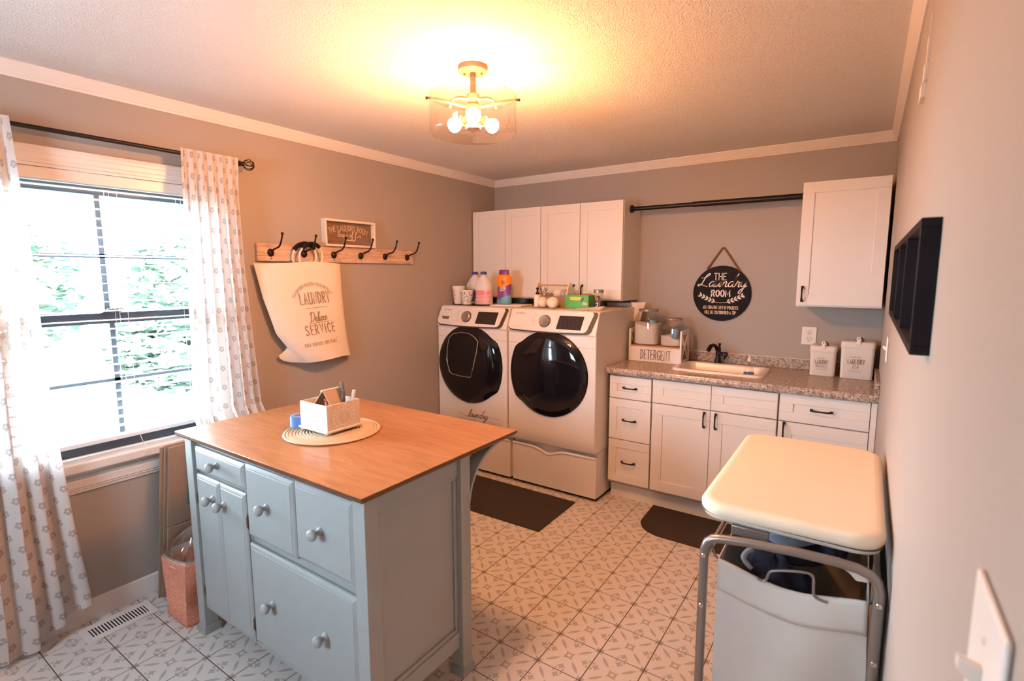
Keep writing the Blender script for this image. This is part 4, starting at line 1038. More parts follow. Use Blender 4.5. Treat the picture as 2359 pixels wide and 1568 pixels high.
# ------------------------------------------------------------------ things standing on the machines
def cup(label, x, y, r0, r1, h, spots):
    t = thing('plastic_cup', label, 'cup', (x,y,MT+.005), 'cups on the black tray')
    z = MT+.006
    build('cup_body', MB().lathe([(.001,z),(r0,z),(r0+.001,z+.004),(r1,z+h),(r1-.002,z+h),(r0-.002,z+.006),(.001,z+.005)], (x,y,0), 28), M['white'], t)
    pm = MB(); rnd = random.Random(spots)
    def on(a, q): 
        r = r0+.001+(r1-r0-.001)*q+.0008; return (x+r*math.cos(a), y+r*math.sin(a), z+h*q)
    if spots == 1:
        for q0,q1,a0,a1 in ((.45,.55,-2.2,-1.4),(.60,.80,-2.0,-1.5),(.25,.28,-2.3,-1.2),(.32,.35,-2.3,-1.2)):
            n = 6
            for k in range(n):
                b0, b1 = a0+(a1-a0)*k/n, a0+(a1-a0)*(k+1)/n; pm.add([on(b0,q0),on(b1,q0),on(b1,q1),on(b0,q1)], [(0,1,2,3)])
        build('print', pm, M['pale_pink'], t, smooth=0)
    else:
        for k in range(70):
            a, q = rnd.uniform(-3.0,0.4), rnd.uniform(.12,.85); d_ = .12
            pm.add([on(a-d_,q),on(a,q-.04),on(a+d_*.8,q+.01),on(a,q+.05)], [(0,1,2,3)])
        build('print', pm, M['grey_cloth'], t, smooth=0)
tray = single('tray', MB().prism([(.19+.175*math.copysign(abs(math.cos(a))**.8,math.cos(a)), -.585+.085*math.copysign(abs(math.sin(a))**.8,math.sin(a))) for a in [2*PI*k/40 for k in range(40)]], 'z', MT+.0005, MT+.006),
       M['black_paint'], 'black oval tray under the cups on the washer', 'tray', at=(.19,-.585,MT), bevel=.0015)
cup('tall pale cup with a faded pink print, leftmost on the washer', .072, -.600, .036, .056, .143, 1)
cup('short pale cup with a dark leaf print beside the taller cup', .178, -.625, .036, .052, .112, 2)
def jug(label, x, y, kind):
    t = thing('bleach_jug', label, 'jug', (x,y,MT), 'bleach jugs on the washer')
    L_ = []
    for r,h in ((.066,.0),(.074,.006),(.076,.012),(.076,.118),(.078,.122),(.078,.140),(.074,.158),(.050,.200),(.026,.228),(.021,.234),(.021,.246)): L_.append([(x+a*r, y+b*r*.72, MT+.001+h) for a,b in [(math.copysign(abs(math.cos(q))**.8,math.cos(q)), math.copysign(abs(math.sin(q))**.8,math.sin(q))) for q in [2*PI*k/36 for k in range(36)]]])
    m_ = rings(MB(), L_); m_.add(L_[0], [tuple(range(36))[::-1]]); m_.add(L_[-1], [tuple(range(36))])
    build('jug_body', m_, M['jug'], t, smooth=55)
    build('cap', MB().lathe([(.0235,MT+.242),(.0245,MT+.245),(.0245,MT+.262),(.022,MT+.265),(.001,MT+.265)], (x,y,0), 24), M['cap_blue'], t)
    def band(a0, a1, z0, z1, off=.0012):
        n = max(2, int((a1-a0)/.12)); m2 = MB()
        def P(a, z): c_, s_ = math.cos(a), math.sin(a); return (x+math.copysign(abs(c_)**.8,c_)*(.076+off), y+math.copysign(abs(s_)**.8,s_)*(.076+off)*.72, MT+z)
        for k in range(n):
            b0, b1 = a0+(a1-a0)*k/n, a0+(a1-a0)*(k+1)/n; m2.add([P(b0,z0),P(b1,z0),P(b1,z1),P(b0,z1)], [(0,1,2,3)])
        return m2
    if kind == 'blue':
        lb = build('label', band(-3.1,.05,.020,.120), M['blue_label'], t, smooth=0)
        build('label_print', band(-1.15,-.95,.030,.110,.002), M['white'], lb, smooth=0); build('label_print', band(-2.4,-1.4,.060,.085,.002), M['lightblue'], lb, smooth=0)
    else:
        lb = build('label', band(-3.1,.05,.016,.120), M['pale_pink'], t, smooth=0)
        for a0,a1,z0,z1,mm in ((-3.1,-2.05,.045,.112,'cap_blue'),(-3.1,-2.05,.112,.120,'orange'),(-2.05,-1.05,.080,.114,'pink'),(-1.75,-1.45,.088,.106,'yellow'),(-2.75,-2.3,.050,.078,'white'),(-2.7,-2.1,.020,.036,'red'),(-2.0,-.1,.064,.067,'red'),(-.9,-.3,.085,.108,'pink')):
            build('label_print', band(a0,a1,z0,z1,.002), M[mm], lb, smooth=0)
jug('white jug with a blue label, behind and left of the pink-labelled jug', .108, -.430, 'blue')
jug('white jug with a pink and blue label in front on the washer', .278, -.535, 'pink')
# towel, scent bottle
single('folded_cloth', MB().rbox((.545,-.535,MT+.006),(.27,.19,.011),.10), M['canvas'], 'thin folded cream cloth under the purple and orange bottle', 'cloth', at=(.545,-.535,MT), bevel=.004)
sbt = thing('scent_booster_bottle', 'purple and orange plastic bottle with a purple cap on the folded cloth', 'bottle', (.478,-.535,MT+.012))
bx_, by_, bz_ = .478, -.535, MT+.0125
pr_ = [(.058,.000),(.064,.006),(.066,.02),(.058,.075),(.057,.10),(.066,.190),(.068,.205),(.058,.222),(.046,.228)]
def ring_(r,h,n=40): return [(bx_+r*math.cos(2*PI*k/n), by_+r*.62*math.sin(2*PI*k/n), bz_+h) for k in range(n)]
Lb = []; hs_ = [i/44*.228 for i in range(45)]; rf_ = pl_([(h,r) for r,h in pr_])
for h in hs_: Lb.append(ring_(rf_(h),h))
m_ = rings(MB(), Lb); m_.add(Lb[0],[tuple(range(40))[::-1]])
bb = build('bottle_body', m_, M['orange'], sbt, smooth=60)
bb.data.materials.append(M['purple']); bb.data.materials.append(M['teal'])
for p in bb.data.polygons:
    c_ = p.center; h = c_.z + 0; a = (c_.x)/.066
    if h < .135 + .028*a - .012*math.sin(3*a): p.material_index = 1
    if h < .050 + .030*a: p.material_index = 2
Lc = [ring_(.046,.226),ring_(.047,.230),ring_(.043,.262),ring_(.036,.266)]; m_ = rings(MB(), Lc); m_.add(Lc[-1],[tuple(range(40))]); build('cap', m_, M['purple'], sbt, smooth=50)
def onb(x, h): r = rf_(h)+.001; q = max(-1,min(1,x/r)); return (bx_+x, by_-r*.62*math.sqrt(1-q*q)-.0008, bz_+h)
em = MB(); 
for R0,R1 in ((.0155,.0125),(.008,.0)):
    for k in range(24):
        a,b = 2*PI*k/24, 2*PI*(k+1)/24
        em.add([onb(.016+R0*math.cos(a),.168+R0*math.sin(a)),onb(.016+R0*math.cos(b),.168+R0*math.sin(b)),onb(.016+R1*math.cos(b),.168+R1*math.sin(b)),onb(.016+R1*math.cos(a),.168+R1*math.sin(a))],[(0,1,2,3)])
build('emblem', em, M['hinge'], sbt, smooth=0)
wm_ = MB()
for k,(w_,h_) in enumerate(((.022,.124),(.030,.112),(.026,.100))): bars(wm_, onb, [(.012-w_+q*.010, .012-w_+q*.010+.008, h_+q*.002, h_+q*.002+.008) for q in range(int(w_*200))])
build('wordmark', wm_, M['white_print'], sbt, smooth=0)
# runner and things on the dryer
single('runner', MB().box(.760,1.375,-.690,-.300,MT+.0006,MT+.003), M['doily'], 'brown patterned runner lying on top of the dryer', 'runner', at=(1.06,-.5,MT), smooth=0)
MR = MT+.0035
tote = thing('wooden_tote', 'white wooden tote with a dowel handle on the dryer', 'tote', (.900,-.50,MR))
for xs in (.765,1.030): 
    build('end_board', MB().prism([(-.555,MR),(-.435,MR),(-.435,MR+.085),(-.475,MR+.175),(-.515,MR+.175),(-.555,MR+.085)], 'x', xs, xs+.010), M['offwhite'], tote, bevel=.002)
build('dowel', MB().cyl((.775,-.495,MR+.158),(1.030,-.495,MR+.158),.006,n=14), M['pine'], tote)
build('front_board', MB().box(.775,1.030,-.553,-.545,MR+.001,MR+.080), M['org_dark'], tote, smooth=0)
build('back_board', MB().box(.775,1.030,-.445,-.437,MR+.001,MR+.080), M['org_dark'], tote, smooth=0)
build('base', MB().box(.775,1.030,-.545,-.445,MR+.001,MR+.009), M['org_dark'], tote, smooth=0)
sp = thing('spray_bottle', 'small white bottle with a black pump in front of the tote', 'bottle', (.815,-.585,MR))
build('bottle_body', MB().lathe([(.022,MR+.0005),(.026,MR+.004),(.026,MR+.080),(.020,MR+.090),(.013,MR+.094)], (.812,-.583,0), 22), M['white'], sp)
build('pump', MB().lathe([(.014,MR+.090),(.014,MR+.106),(.006,MR+.108),(.006,MR+.128),(.010,MR+.130),(.010,MR+.142),(.001,MR+.143)], (.812,-.583,0), 16), M['black_paint'], sp)
build('nozzle', MB().tube([(.812,-.583,MR+.137),(.826,-.605,MR+.133)], .0045, 8), M['black_paint'], sp)
sprig = MB(); rnd = random.Random(4)
for k in range(15):
    a = rnd.uniform(0,2*PI); l_ = rnd.uniform(.015,.035); p0 = Vector((.835+rnd.uniform(-.03,.06),-.505+rnd.uniform(-.02,.02),MR+.07+rnd.uniform(0,.03))); p1 = p0+Vector((math.cos(a)*l_, math.sin(a)*l_*.5, rnd.uniform(.0,.05)))
    sprig.tube([p0,p1],[.0010,.0028],5)
single('dried_sprig', sprig, M['ink'], 'dark dried sprig sticking out of the tote', 'sprig', at=(.85,-.505,MR+.02))
def ball(label, x, y, z, r, mat):
    single('dryer_ball', MB().sphere((x,y,z), r, 26, 16, (1,1,.97)), M[mat], label, 'ball', 'wool dryer balls', at=(x,y,z-r), smooth=80)
ball('cream wool dryer ball on the runner, left of the front pair', .884, -.625, MR+.040, .040, 'wool')
ball('cream wool dryer ball on the runner, right of the front pair', .982, -.655, MR+.041, .042, 'wool')
ball('cream wool dryer ball inside the tote', .935, -.500, MR+.100, .034, 'wool')
ball('grey wool dryer ball inside the tote, at its right end', .993, -.495, MR+.096, .036, 'wool_grey')
gb = thing('dryer_sheet_box', 'green carton with a yellow band on the dryer', 'box', (1.12,-.53,MR))
gx0, gx1, gy0, gy1, gz1 = 1.040, 1.224, -.580, -.475, MR+.093
build('carton', MB().box(gx0,gx1,gy0,gy1,MR,gz1), M['green'], gb, bevel=.0015)
fn = plane_fn((gx0,gy0-.0006,MR),(1,0,0),(0,0,1)); 
build('yellow_band', bars(MB(), fn, []).add([fn(.030,.080),fn(.045,.058),fn(.118,.058),fn(.132,.080)],[(0,1,2,3)]), M['yellow'], gb, smooth=0)
pm = MB()
for k in range(14): 
    a = 2*PI*k/14; pm.add([fn(.157,.032),fn(.157+.020*math.cos(a),.032+.010*math.sin(a)+.003),fn(.157+.020*math.cos(a+.45),.032+.010*math.sin(a+.45)+.003)],[(0,1,2)])
build('orange_patch', pm, M['pale_pink'], gb, smooth=0)
pm = MB(); c0 = (.138,.062)
for ex,ez in ((.158,.088),(.145,.090),(.118,.040),(.160,.070),(.128,.082),(.112,.046)): pm.add([fn(c0[0]-.004,c0[1]-.002),fn(c0[0]+.004,c0[1]-.004),fn(ex,ez)],[(0,1,2)])
build('bird_print', pm, M['purple'], gb, smooth=0)
pm = MB(); rnd = random.Random(2)
for k in range(26):
    x_, z_ = rnd.uniform(.004,.045), rnd.uniform(.02,.08); pm.add([fn(x_,z_),fn(x_+.006,z_+.001),fn(x_+.003,z_+.006)],[(0,1,2)])
build('leaf_print', pm, M['green_dark'], gb, smooth=0)
build('side_panel_print', MB().box(gx1,gx1+.0006,gy0+.002,gy1-.002,MR+.002,gz1-.002), M['green_dark'], gb, smooth=0)
build('flap', MB().prism([(gx0+.06,gz1),(gx1-.004,gz1),(gx1-.03,gz1+.010),(gx0+.12,gz1+.008)], 'y', gy1-.004, gy1-.002), M['kraft'], gb, smooth=0)
jr = thing('small_jar', 'small glass jar with a tin lid on the dryer, right of the green box', 'jar', (1.262,-.485,MR))
jx, jy = 1.268, -.510
build('glass', MB().lathe([(.030,MR),(.035,MR+.004),(.036,MR+.095),(.031,MR+.106),(.031,MR+.114)], (jx,jy,0), 26), M['jar_glass'], jr)
build('lid', MB().lathe([(.034,MR+.110),(.036,MR+.112),(.036,MR+.130),(.033,MR+.133),(.001,MR+.133)], (jx,jy,0), 26), M['lid'], jr)
rnd = random.Random(9); cm_ = MB(); cm2 = MB()
for k in range(22):
    q = rnd.uniform(0,2*PI); r_ = rnd.uniform(0,.020); (cm_ if k % 3 else cm2).rbox((jx+r_*math.cos(q), jy+r_*math.sin(q), MR+.012+k*.0035), (.018,.007,.012), rnd.uniform(0,3), rnd.uniform(0,3))
build('jar_contents', cm_, M['blue_label'], jr, smooth=0, kind='stuff'); build('jar_contents', cm2, M['orange'], jr, smooth=0, kind='stuff')
pp = MB().grid(lambda u,v: (1.150+.195*u, -.700+.10*v+.03*u, MR+.002+.030*(max(0,v-.2))**1.5*u), 10, 8)
single('paper_sheet', pp, M['paper'], 'loose white sheet curling up at the front edge of the dryer', 'paper', at=(1.24,-.66,MR), solid=.0008, smooth=60)
vc = thing('vent_cover', 'white ribbed dryer vent duct behind the dryer, under the wall cabinet', 'duct', (1.36,-.09,1.22))
vm = MB()
for k in range(5): vm.box(1.345,1.418-.006*k,-.097,-.010,1.322-.026*k-.019,1.322-.026*k)
vm.box(1.15,1.40,-.097,-.012,1.300,1.338).box(1.394,1.402,-.094,-.012,1.19,1.30); build('louvred_duct', vm, M['white'], vc, bevel=.003)
dpf = lambda u,v: (1.352+.112*u - .050*v*(u-.35)*1.2, -.120-.014*math.sin(u*5)-.008*v, 1.345-.140*v+.02*(u-.5)**2)
single('dust_cloth', MB().grid(dpf, 14, 12), M['paper'], 'white cloth hanging over the duct behind the dryer', 'cloth', at=(1.43,-.11,1.2), solid=.003, smooth=60)

# ------------------------------------------------------------------ kitchen island
il = thing('kitchen_island', 'pale blue-grey kitchen island with an orange-brown wood top', 'island', (1.05,-2.5,0))
def xyp(pts): return pts
L0, L1, F0, F1, B0, B1 = .487, 1.622, -2.886, -2.831, -2.440, -2.385
ZT = .876
tp_ = build('island_top', MB().box(.443,1.632,-2.903,-2.078,.8965,.900), M['oak_top'], il, bevel=.0012)
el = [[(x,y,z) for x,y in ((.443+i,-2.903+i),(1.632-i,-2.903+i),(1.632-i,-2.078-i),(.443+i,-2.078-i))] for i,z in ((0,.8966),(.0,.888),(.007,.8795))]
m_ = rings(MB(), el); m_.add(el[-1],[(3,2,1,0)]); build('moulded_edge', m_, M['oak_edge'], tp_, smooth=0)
for (xa,xb) in ((L0,L0+.055),(L1-.055,L1)):
    for (ya,yb) in ((F0,F1),(B0,B1)):
        lg = build('leg', MB().box(xa,xb,ya,yb,0.0,.879), M['island'], il, bevel=.0015)
        build('foot_cap', MB().box(xa-.009,xb+.009,ya-.009,yb+.009,0,.026).box(xa-.005,xb+.005,ya-.005,yb+.005,.026,.032), M['island'], lg, bevel=.002)
YC = -2.860
build('carcass', MB().box(L0+.03,L1-.035,YC+.001,B1-.012,.115,.870), M['island'], il, smooth=0)
fm = MB()    # face frame
fm.box(L0+.055,L1-.055,YC-.004,YC+.02,.852,.879).box(L0+.055,L1-.055,YC-.004,YC+.02,.105,.132).box(.932,.938,YC-.004,YC+.02,.13,.855)
build('face_frame', fm, M['island'], il, smooth=0)
def raised(name, x0, x1, z0, z1, parent=il):
    i1, i2 = .012, .016; yf, yb = -2.882, YC-.0042
    L_ = [[(x0,yb,z0),(x1,yb,z0),(x1,yb,z1),(x0,yb,z1)],
          [(x0,yf+.009,z0),(x1,yf+.009,z0),(x1,yf+.009,z1),(x0,yf+.009,z1)],
          [(x0+i1*.4,yf+.0045,z0+i1*.4),(x1-i1*.4,yf+.0045,z0+i1*.4),(x1-i1*.4,yf+.0045,z1-i1*.4),(x0+i1*.4,yf+.0045,z1-i1*.4)],
          [(x0+i1,yf+.0015,z0+i1),(x1-i1,yf+.0015,z0+i1),(x1-i1,yf+.0015,z1-i1),(x0+i1,yf+.0015,z1-i1)],
          [(x0+i2,yf+.0015,z0+i2),(x1-i2,yf+.0015,z0+i2),(x1-i2,yf+.0015,z1-i2),(x0+i2,yf+.0015,z1-i2)],
          [(x0+i2+.0015,yf,z0+i2+.0015),(x1-i2-.0015,yf,z0+i2+.0015),(x1-i2-.0015,yf,z1-i2-.0015),(x0+i2+.0015,yf,z1-i2-.0015)]]
    m_ = rings(MB(), L_); m_.add(L_[-1],[(0,1,2,3)]); m_.add(L_[0],[(3,2,1,0)])
    return build(name, m_, M['island'], parent, smooth=20)
def knob(parent, x, z):
    y = -2.882
    build('knob', MB().lathe([(.0145,y),(.0145,y-.004),(.011,y-.008),(.0078,y-.013),(.0078,y-.018),(.013,y-.022),(.0175,y-.027),(.0195,y-.033),(.0185,y-.039),(.0145,y-.044),(.008,y-.047),(.001,y-.048)], (x,0,z), 22, 'y'), M['island'], parent, smooth=75)
d_ = raised('drawer', .552,.932,.747,.850); knob(d_, .745, .806)
d_ = raised('door', .546,.737,.122,.731); knob(d_, .692, .655)
d2 = raised('door', .740,.929,.122,.731); knob(d2, .779, .652)
for zh in (.62, .20):
    for dd_, xh in ((d2,.9315),(d_,.5435)): build('hinge', MB().box(xh-.003,xh+.003,-2.876,-2.862,zh-.028,zh+.028).cyl((xh,-2.878,zh-.020),(xh,-2.878,zh+.020),.003,n=8), M['hinge'], dd_, smooth=0)
d_ = raised('drawer', .939,1.247,.572,.855); knob(d_, 1.085, .722)
d_ = raised('drawer', 1.252,1.561,.583,.860); knob(d_, 1.396, .722)
d_ = raised('drawer', .939,1.561,.135,.541); knob(d_, 1.086, .346); knob(d_, 1.396, .349)
# side panels: rails around a recessed panel, a small moulding inside
for xs, sg in ((L1-.030,1),(L0+.030,-1)):
    pn = build('side_panel', MB().box(xs-.012*sg, xs, F1, B0, .118,.879), M['island'], il, smooth=0)
    x2 = xs+.014*sg
    for za,zb in ((.812,.879),(.118,.180)): build('panel_rail', MB().box(xs,x2,F1,B0,za,zb), M['island'], pn, bevel=.001)
    ml = MB()
    for a in ((F1,B0,.796,.812),(F1,B0,.180,.196),(F1,F1+.014,.196,.796),(B0-.016,B0,.196,.796)): ml.box(xs,xs+.009*sg,*a)
    build('panel_moulding', ml, M['island'], pn, bevel=.003)
build('back_panel', MB().box(L0+.055,L1-.055,B1-.014,B1-.002,.118,.879), M['island'], il, smooth=0)
# bowed brackets under the overhang
arc = spl([(-2.384,.660),(-2.379,.690),(-2.365,.742),(-2.338,.790),(-2.312,.818),(-2.276,.844),(-2.230,.862),(-2.186,.874),(-2.160,.878)], 4)
for x0,x1 in ((L1-.062,L1-.004),(L0+.004,L0+.062)):
    vs = []; n = len(arc)
    for k,(y,z) in enumerate(arc):
        a, b = arc[max(k-1,0)], arc[min(k+1,n-1)]; dy, dz = b[0]-a[0], b[1]-a[1]; l_ = math.hypot(dy,dz); ny, nz = -dz/l_*.011, dy/l_*.011
        vs += [(x0,y,z),(x1,y,z),(x1,min(max(y+ny,-2.384),y),min(z+nz,.8785)),(x0,min(max(y+ny,-2.384),y),min(z+nz,.8785))]
    fs = []
    for k in range(n-1):
        for e in range(4): fs.append((4*k+e,4*k+(e+1)%4,4*k+4+(e+1)%4,4*k+4+e))
    fs += [(0,1,2,3),(4*n-4,4*n-3,4*n-2,4*n-1)]
    build('corbel', MB().add(vs, fs), M['island'], il, smooth=30)

# on the island
pmx, pmy, IZ = 1.000, -2.530, .900
pmt = MB(); prof_ = [(.001,IZ+.006)]
for k in range(15):
    r = .0065+.0125*k; prof_ += [(r,IZ+.0052),(r+.003,IZ+.0078),(r+.0065,IZ+.0085),(r+.0095,IZ+.0078)]
prof_ += [(.1935,IZ+.0065),(.195,IZ+.004),(.193,IZ+.0008),(.001,IZ+.0006)]
single('placemat', pmt.lathe(prof_, (pmx,pmy,0), 64), M['braid'], 'round braided jute placemat on the island top', 'placemat', at=(pmx,pmy,0), smooth=60)
PZ = IZ+.009
og = thing('desk_organizer', 'square white wooden organizer with a tent handle on the braided placemat', 'organizer', (.98,-2.52,PZ))
ox0,ox1,oy0,oy1 = .888,1.066,-2.602,-2.438; oz0, oz1 = PZ+.018, PZ+.122
build('base_board', MB().box(ox0-.008,ox1+.008,oy0-.008,oy1+.008,PZ+.008,PZ+.018), M['org_white'], og, bevel=.003)
for x in (ox0+.01,ox1-.01):
    for y in (oy0+.01,oy1-.01): build('foot', MB().lathe([(.010,PZ),(.014,PZ+.004),(.010,PZ+.008)], (x,y,0), 14), M['org_white'], og)
wth = .006
for nm,a in (('front_wall',(ox0,ox1,oy0,oy0+wth)),('back_wall',(ox0,ox1,oy1-wth,oy1)),('side_wall',(ox0,ox0+wth,oy0+wth,oy1-wth)),('side_wall',(ox1-wth,ox1,oy0+wth,oy1-wth))):
    build(nm, MB().box(*a, oz0, oz1), M['org_white'], og, smooth=0)
for a,b in ((ox0+.010,.976),(ox1-.010,.984)):
    build('handle_panel', MB().prism([(a-.0025,oz1-.045),(a+.0025,oz1-.045),(b+.0025,oz1+.042),(b-.0025,oz1+.042)], 'y', oy0+.045, oy1-.045), M['org_dark'], og, smooth=0)
build('ridge', MB().cyl((.980,oy0+.040,oz1+.044),(.980,oy1-.040,oz1+.044),.005,n=10), M['org_white'], og)
def mandala(fn, R):
    m_ = MB()
    for k in range(18):
        a = 2*PI*k/18
        for r0,r1,wd in ((.18,.42,.09),(.45,.72,.10),(.74,1.0,.12)):
            c_,s_ = math.cos(a+(0 if r0 != .45 else PI/18)), math.sin(a+(0 if r0 != .45 else PI/18)); m1 = (r0+r1)/2
            q = [(r0,0),(m1,wd),(r1,0),(m1,-wd)]
            m_.add([fn(R*(u*c_-v*s_), R*(u*s_+v*c_)) for u,v in q], [(0,1,2,3)])
    return m_
build('lace_print', mandala(plane_fn(((ox0+ox1)/2,oy0-.0006,oz0+.045),(1,0,0),(0,0,1)), .058), M['lace'], og, smooth=0)
build('lace_print', mandala(plane_fn((ox1+.0006,(oy0+oy1)/2,oz0+.045),(0,1,0),(0,0,1)), .058), M['lace'], og, smooth=0)
sc = thing('scissors', 'grey and lime handled scissors standing in the organizer', 'scissors', (1.03,-2.48,oz0))
for k,(dx_,dz_,tl) in enumerate(((0,.024,.0),(.016,-.004,.10))):
    hx_, hy_, hz_ = 1.004+dx_, -2.478-k*.008, oz1+.018+dz_
    lp_ = [(hx_+.010*math.cos(q), hy_-.003*math.cos(q), hz_+.027*math.sin(q)) for q in [2*PI*j/24 for j in range(24)]]
    h_ = build('handle', MB().tube(lp_, .0062, 10, closed=True), M['ink'], sc)
    build('inner_grip', MB().tube([(hx_+(p[0]-hx_)*.62, p[1]-.0012, hz_+(p[2]-hz_)*.80) for p in lp_], .0032, 8, closed=True), M['lime'], h_)
    build('blade', MB().tube([(hx_+.002,hy_,hz_-.028),(1.014,-2.480,oz1-.02),(1.016,-2.480,oz0+.004)], [.006,.006,.002], 8), M['chrome'], sc)
mk_ = thing('marker', 'grey and white marker pen standing in the right corner of the organizer', 'pen', (1.045,-2.462,oz0))
build('barrel', MB().tube([(1.040,-2.468,oz0+.002),(1.050,-2.462,oz1+.012)], .0065, 12), M['grey_cloth'], mk_)
build('pen_cap', MB().tube([(1.048,-2.463,oz1-.012),(1.057,-2.458,oz1+.040)], [.0078,.0072], 12), M['white'], mk_)
pn_ = thing('pencil', 'wooden pencil with a red eraser leaning in the front of the organizer', 'pencil', (1.03,-2.57,oz0))
build('shaft', MB().tube([(1.046,-2.575,oz0+.002),(1.030,-2.580,oz1+.010)], .0038, 6), M['pine'], pn_)
build('ferrule', MB().tube([(1.030,-2.580,oz1+.010),(1.029,-2.580,oz1+.016)], .0041, 10), M['chrome'], pn_)
build('eraser', MB().tube([(1.029,-2.580,oz1+.016),(1.028,-2.5805,oz1+.022)], .0038, 10), M['red'], pn_)
tx, ty = .836, -2.572
tpz = PZ
tr_ = thing('tape_roll', 'roll of blue painters tape standing beside the organizer on the placemat', 'tape', (tx,ty,tpz))
build('tape', MB().lathe([(.024,tpz),(.040,tpz),(.040,tpz+.046),(.024,tpz+.046),(.024,tpz)], (.836,-2.572,0), 36), M['blue_plastic'], tr_, smooth=40)
build('core', MB().lathe([(.0225,tpz),(.0239,tpz),(.0239,tpz+.0462),(.0225,tpz+.0462),(.0225,tpz)], (.836,-2.572,0), 36), M['kraft'], tr_, smooth=40)

# ------------------------------------------------------------------ floor things
def mat2(label, pts, th, loc):
    return single('floor_mat', MB().prism(pts, 'z', .0004, th), M['matdark'], label, 'mat', 'dark brown floor mats', at=loc, bevel=.003)
mat2('dark brown rectangular mat on the tiles before the washer and dryer', [(.340,-.812),(1.266,-.812),(1.270,-1.302),(.345,-1.318)], .008, (.8,-1.06,0))
dp = [(1.715,-.552)] 
mat2('dark brown mat with rounded front corners before the sink cabinet', [(1.722,-.555)] + [(1.905-.175*math.cos(a), -.790-.160*math.sin(a)) for a in [PI/2*k/10 for k in range(11)]] + [(2.250,-.950)] + [(2.250+.175*math.sin(a), -.790-.160*math.cos(a)) for a in [PI/2*k/10 for k in range(11)]] + [(2.433,-.555)], .008, (2.08,-.76,0))
fv = thing('floor_vent', 'white metal floor register beside the left baseboard', 'vent', (.125,-3.06,0))
vx0,vx1,vy0,vy1 = .060,.195,-3.200,-2.930
fr_ = MB(); iw = .030
for a in ((vx0,vx1,vy0,vy0+.028),(vx0,vx1,vy1-.028,vy1),(vx0,vx0+iw,vy0+.028,vy1-.028),(vx1-iw,vx1,vy0+.028,vy1-.028)): fr_.box(*a,.0005,.006)
build('frame', fr_, M['vent'], fv, bevel=.002)
build('duct_hole', MB().box(vx0+iw-.002,vx1-iw+.002,vy0+.027,vy1-.027,.0003,.0009), M['dark_gap'], fv, smooth=0)
bp_ = None; nb = 18
for k in range(nb):
    yy = vy0+.036+k*(vy1-vy0-.072)/(nb-1)
    if bp_ is None: bp_ = build('louver_bar', MB().rbox(((vx0+vx1)/2, yy, .0035), (vx1-vx0-2*iw+.002, .0052, .0014), 0, .35), M['vent'], fv, smooth=0); b0_ = yy
    else:
        c_ = bp_.copy(); COL.objects.link(c_); c_.location = (0, yy-b0_, 0)

cbx = thing('cardboard_box', 'flattened brown cardboard box leaning against the wall under the window', 'box', (.07,-2.6,0))
CO = Vector((.020,-2.885,0)); 
def cb(y,z,d): return (.064 + d + .030*(1-z/.73) , -2.868 + y + .075*(z/.73), z+.001)
def slabc(name, y0_, y1_, z0_, z1_, d0, d1, mat):
    vs = [cb(y,z,d) for d in (d0,d1) for y,z in ((y0_,z0_),(y1_,z0_),(y1_,z1_),(y0_,z1_))]
    return build(name, MB().add(vs, [(0,3,2,1),(4,5,6,7),(0,1,5,4),(1,2,6,5),(2,3,7,6),(3,0,4,7)]), mat, cbx, bevel=.002)
slabc('panel', 0,.270,0,.338,.014,.026,M['card']); slabc('panel', 0,.270,.342,.725,.014,.025,M['card'])
slabc('panel', -.012,.262,0,.338,.003,.010,M['card']); slabc('panel', -.012,.262,.341,.735,.001,.009,M['card'])
slabc('side_flap', -.026,.24,.002,.336,-.008,-.001,M['card']); slabc('side_flap', -.026,.24,.343,.728,-.008,-.002,M['card'])
slabc('printed_mark', .085,.20,.42,.62,.0252,.0256,M['card_green'])
slabc('printed_gap', .095,.20,.43,.61,.0257,.0259,M['card'])

wb = thing('waste_bin', 'coral dotted fabric bin with a clear plastic liner beside the island leg', 'bin', (.345,-2.83,0))
def bin_pt(a, t):
    x0,x1,y0_,y1_ = .246-.042*max(0,t-.25)**1.2, .432+.018*t, -2.915+.004*t, -2.745
    q = 4*((a*2/PI) % 4)/4; k_ = int(q) % 4; f_ = q-int(q)
    P_ = [(x0,y0_),(x1,y0_),(x1,y1_),(x0,y1_)]; p, r = P_[k_], P_[(k_+1)%4]
    x, y = p[0]+(r[0]-p[0])*f_, p[1]+(r[1]-p[1])*f_; b = .012*math.sin(PI*f_)*math.sin(7*t+k_*2)
    nx, ny = (r[1]-p[1]), -(r[0]-p[0]); l_ = math.hypot(nx,ny); sl = .012*math.sin(PI*t*1.6) if k_ == 3 else 0
    return (x+nx/l_*b+sl, y+ny/l_*b, .001+t*(.272+.022*(x-.24)/.2))
bm_ = MB().grid(lambda u,v: bin_pt(u*2*PI, v), 64, 24, closed_u=True); bm_.add([bin_pt(2*PI*k/64,0) for k in range(64)], [tuple(range(64))])
build('fabric_body', bm_, M['coral'], wb, smooth=70, solid=.004)
build('rim_band', MB().grid(lambda u,v: (lambda p: (p[0]+(.34-p[0])*.05, p[1]+(-2.83-p[1])*.05, p[2]-.03+.045*v))(bin_pt(u*2*PI, 1.0)), 48, 2, closed_u=True), M['canvas'], wb, smooth=60)
def film(u, v):
    p = bin_pt(u*2*PI, 1.0); c_ = Vector((.40,-2.80,p[2]+.185)); w_ = Vector(p) + Vector((0,0,.008))
    q = w_.lerp(c_, v*.93); s_ = .018*math.sin(u*2*PI*6+v*5)*v*(1-v)*3 + .014*math.sin(u*2*PI*11)*v*(1-v)*3
    d_ = (w_-Vector((.34,-2.83,w_.z))).normalized(); q = q + d_*(s_ + .055*math.sin(PI*v)*.8); q.x = min(q.x, .468); return q
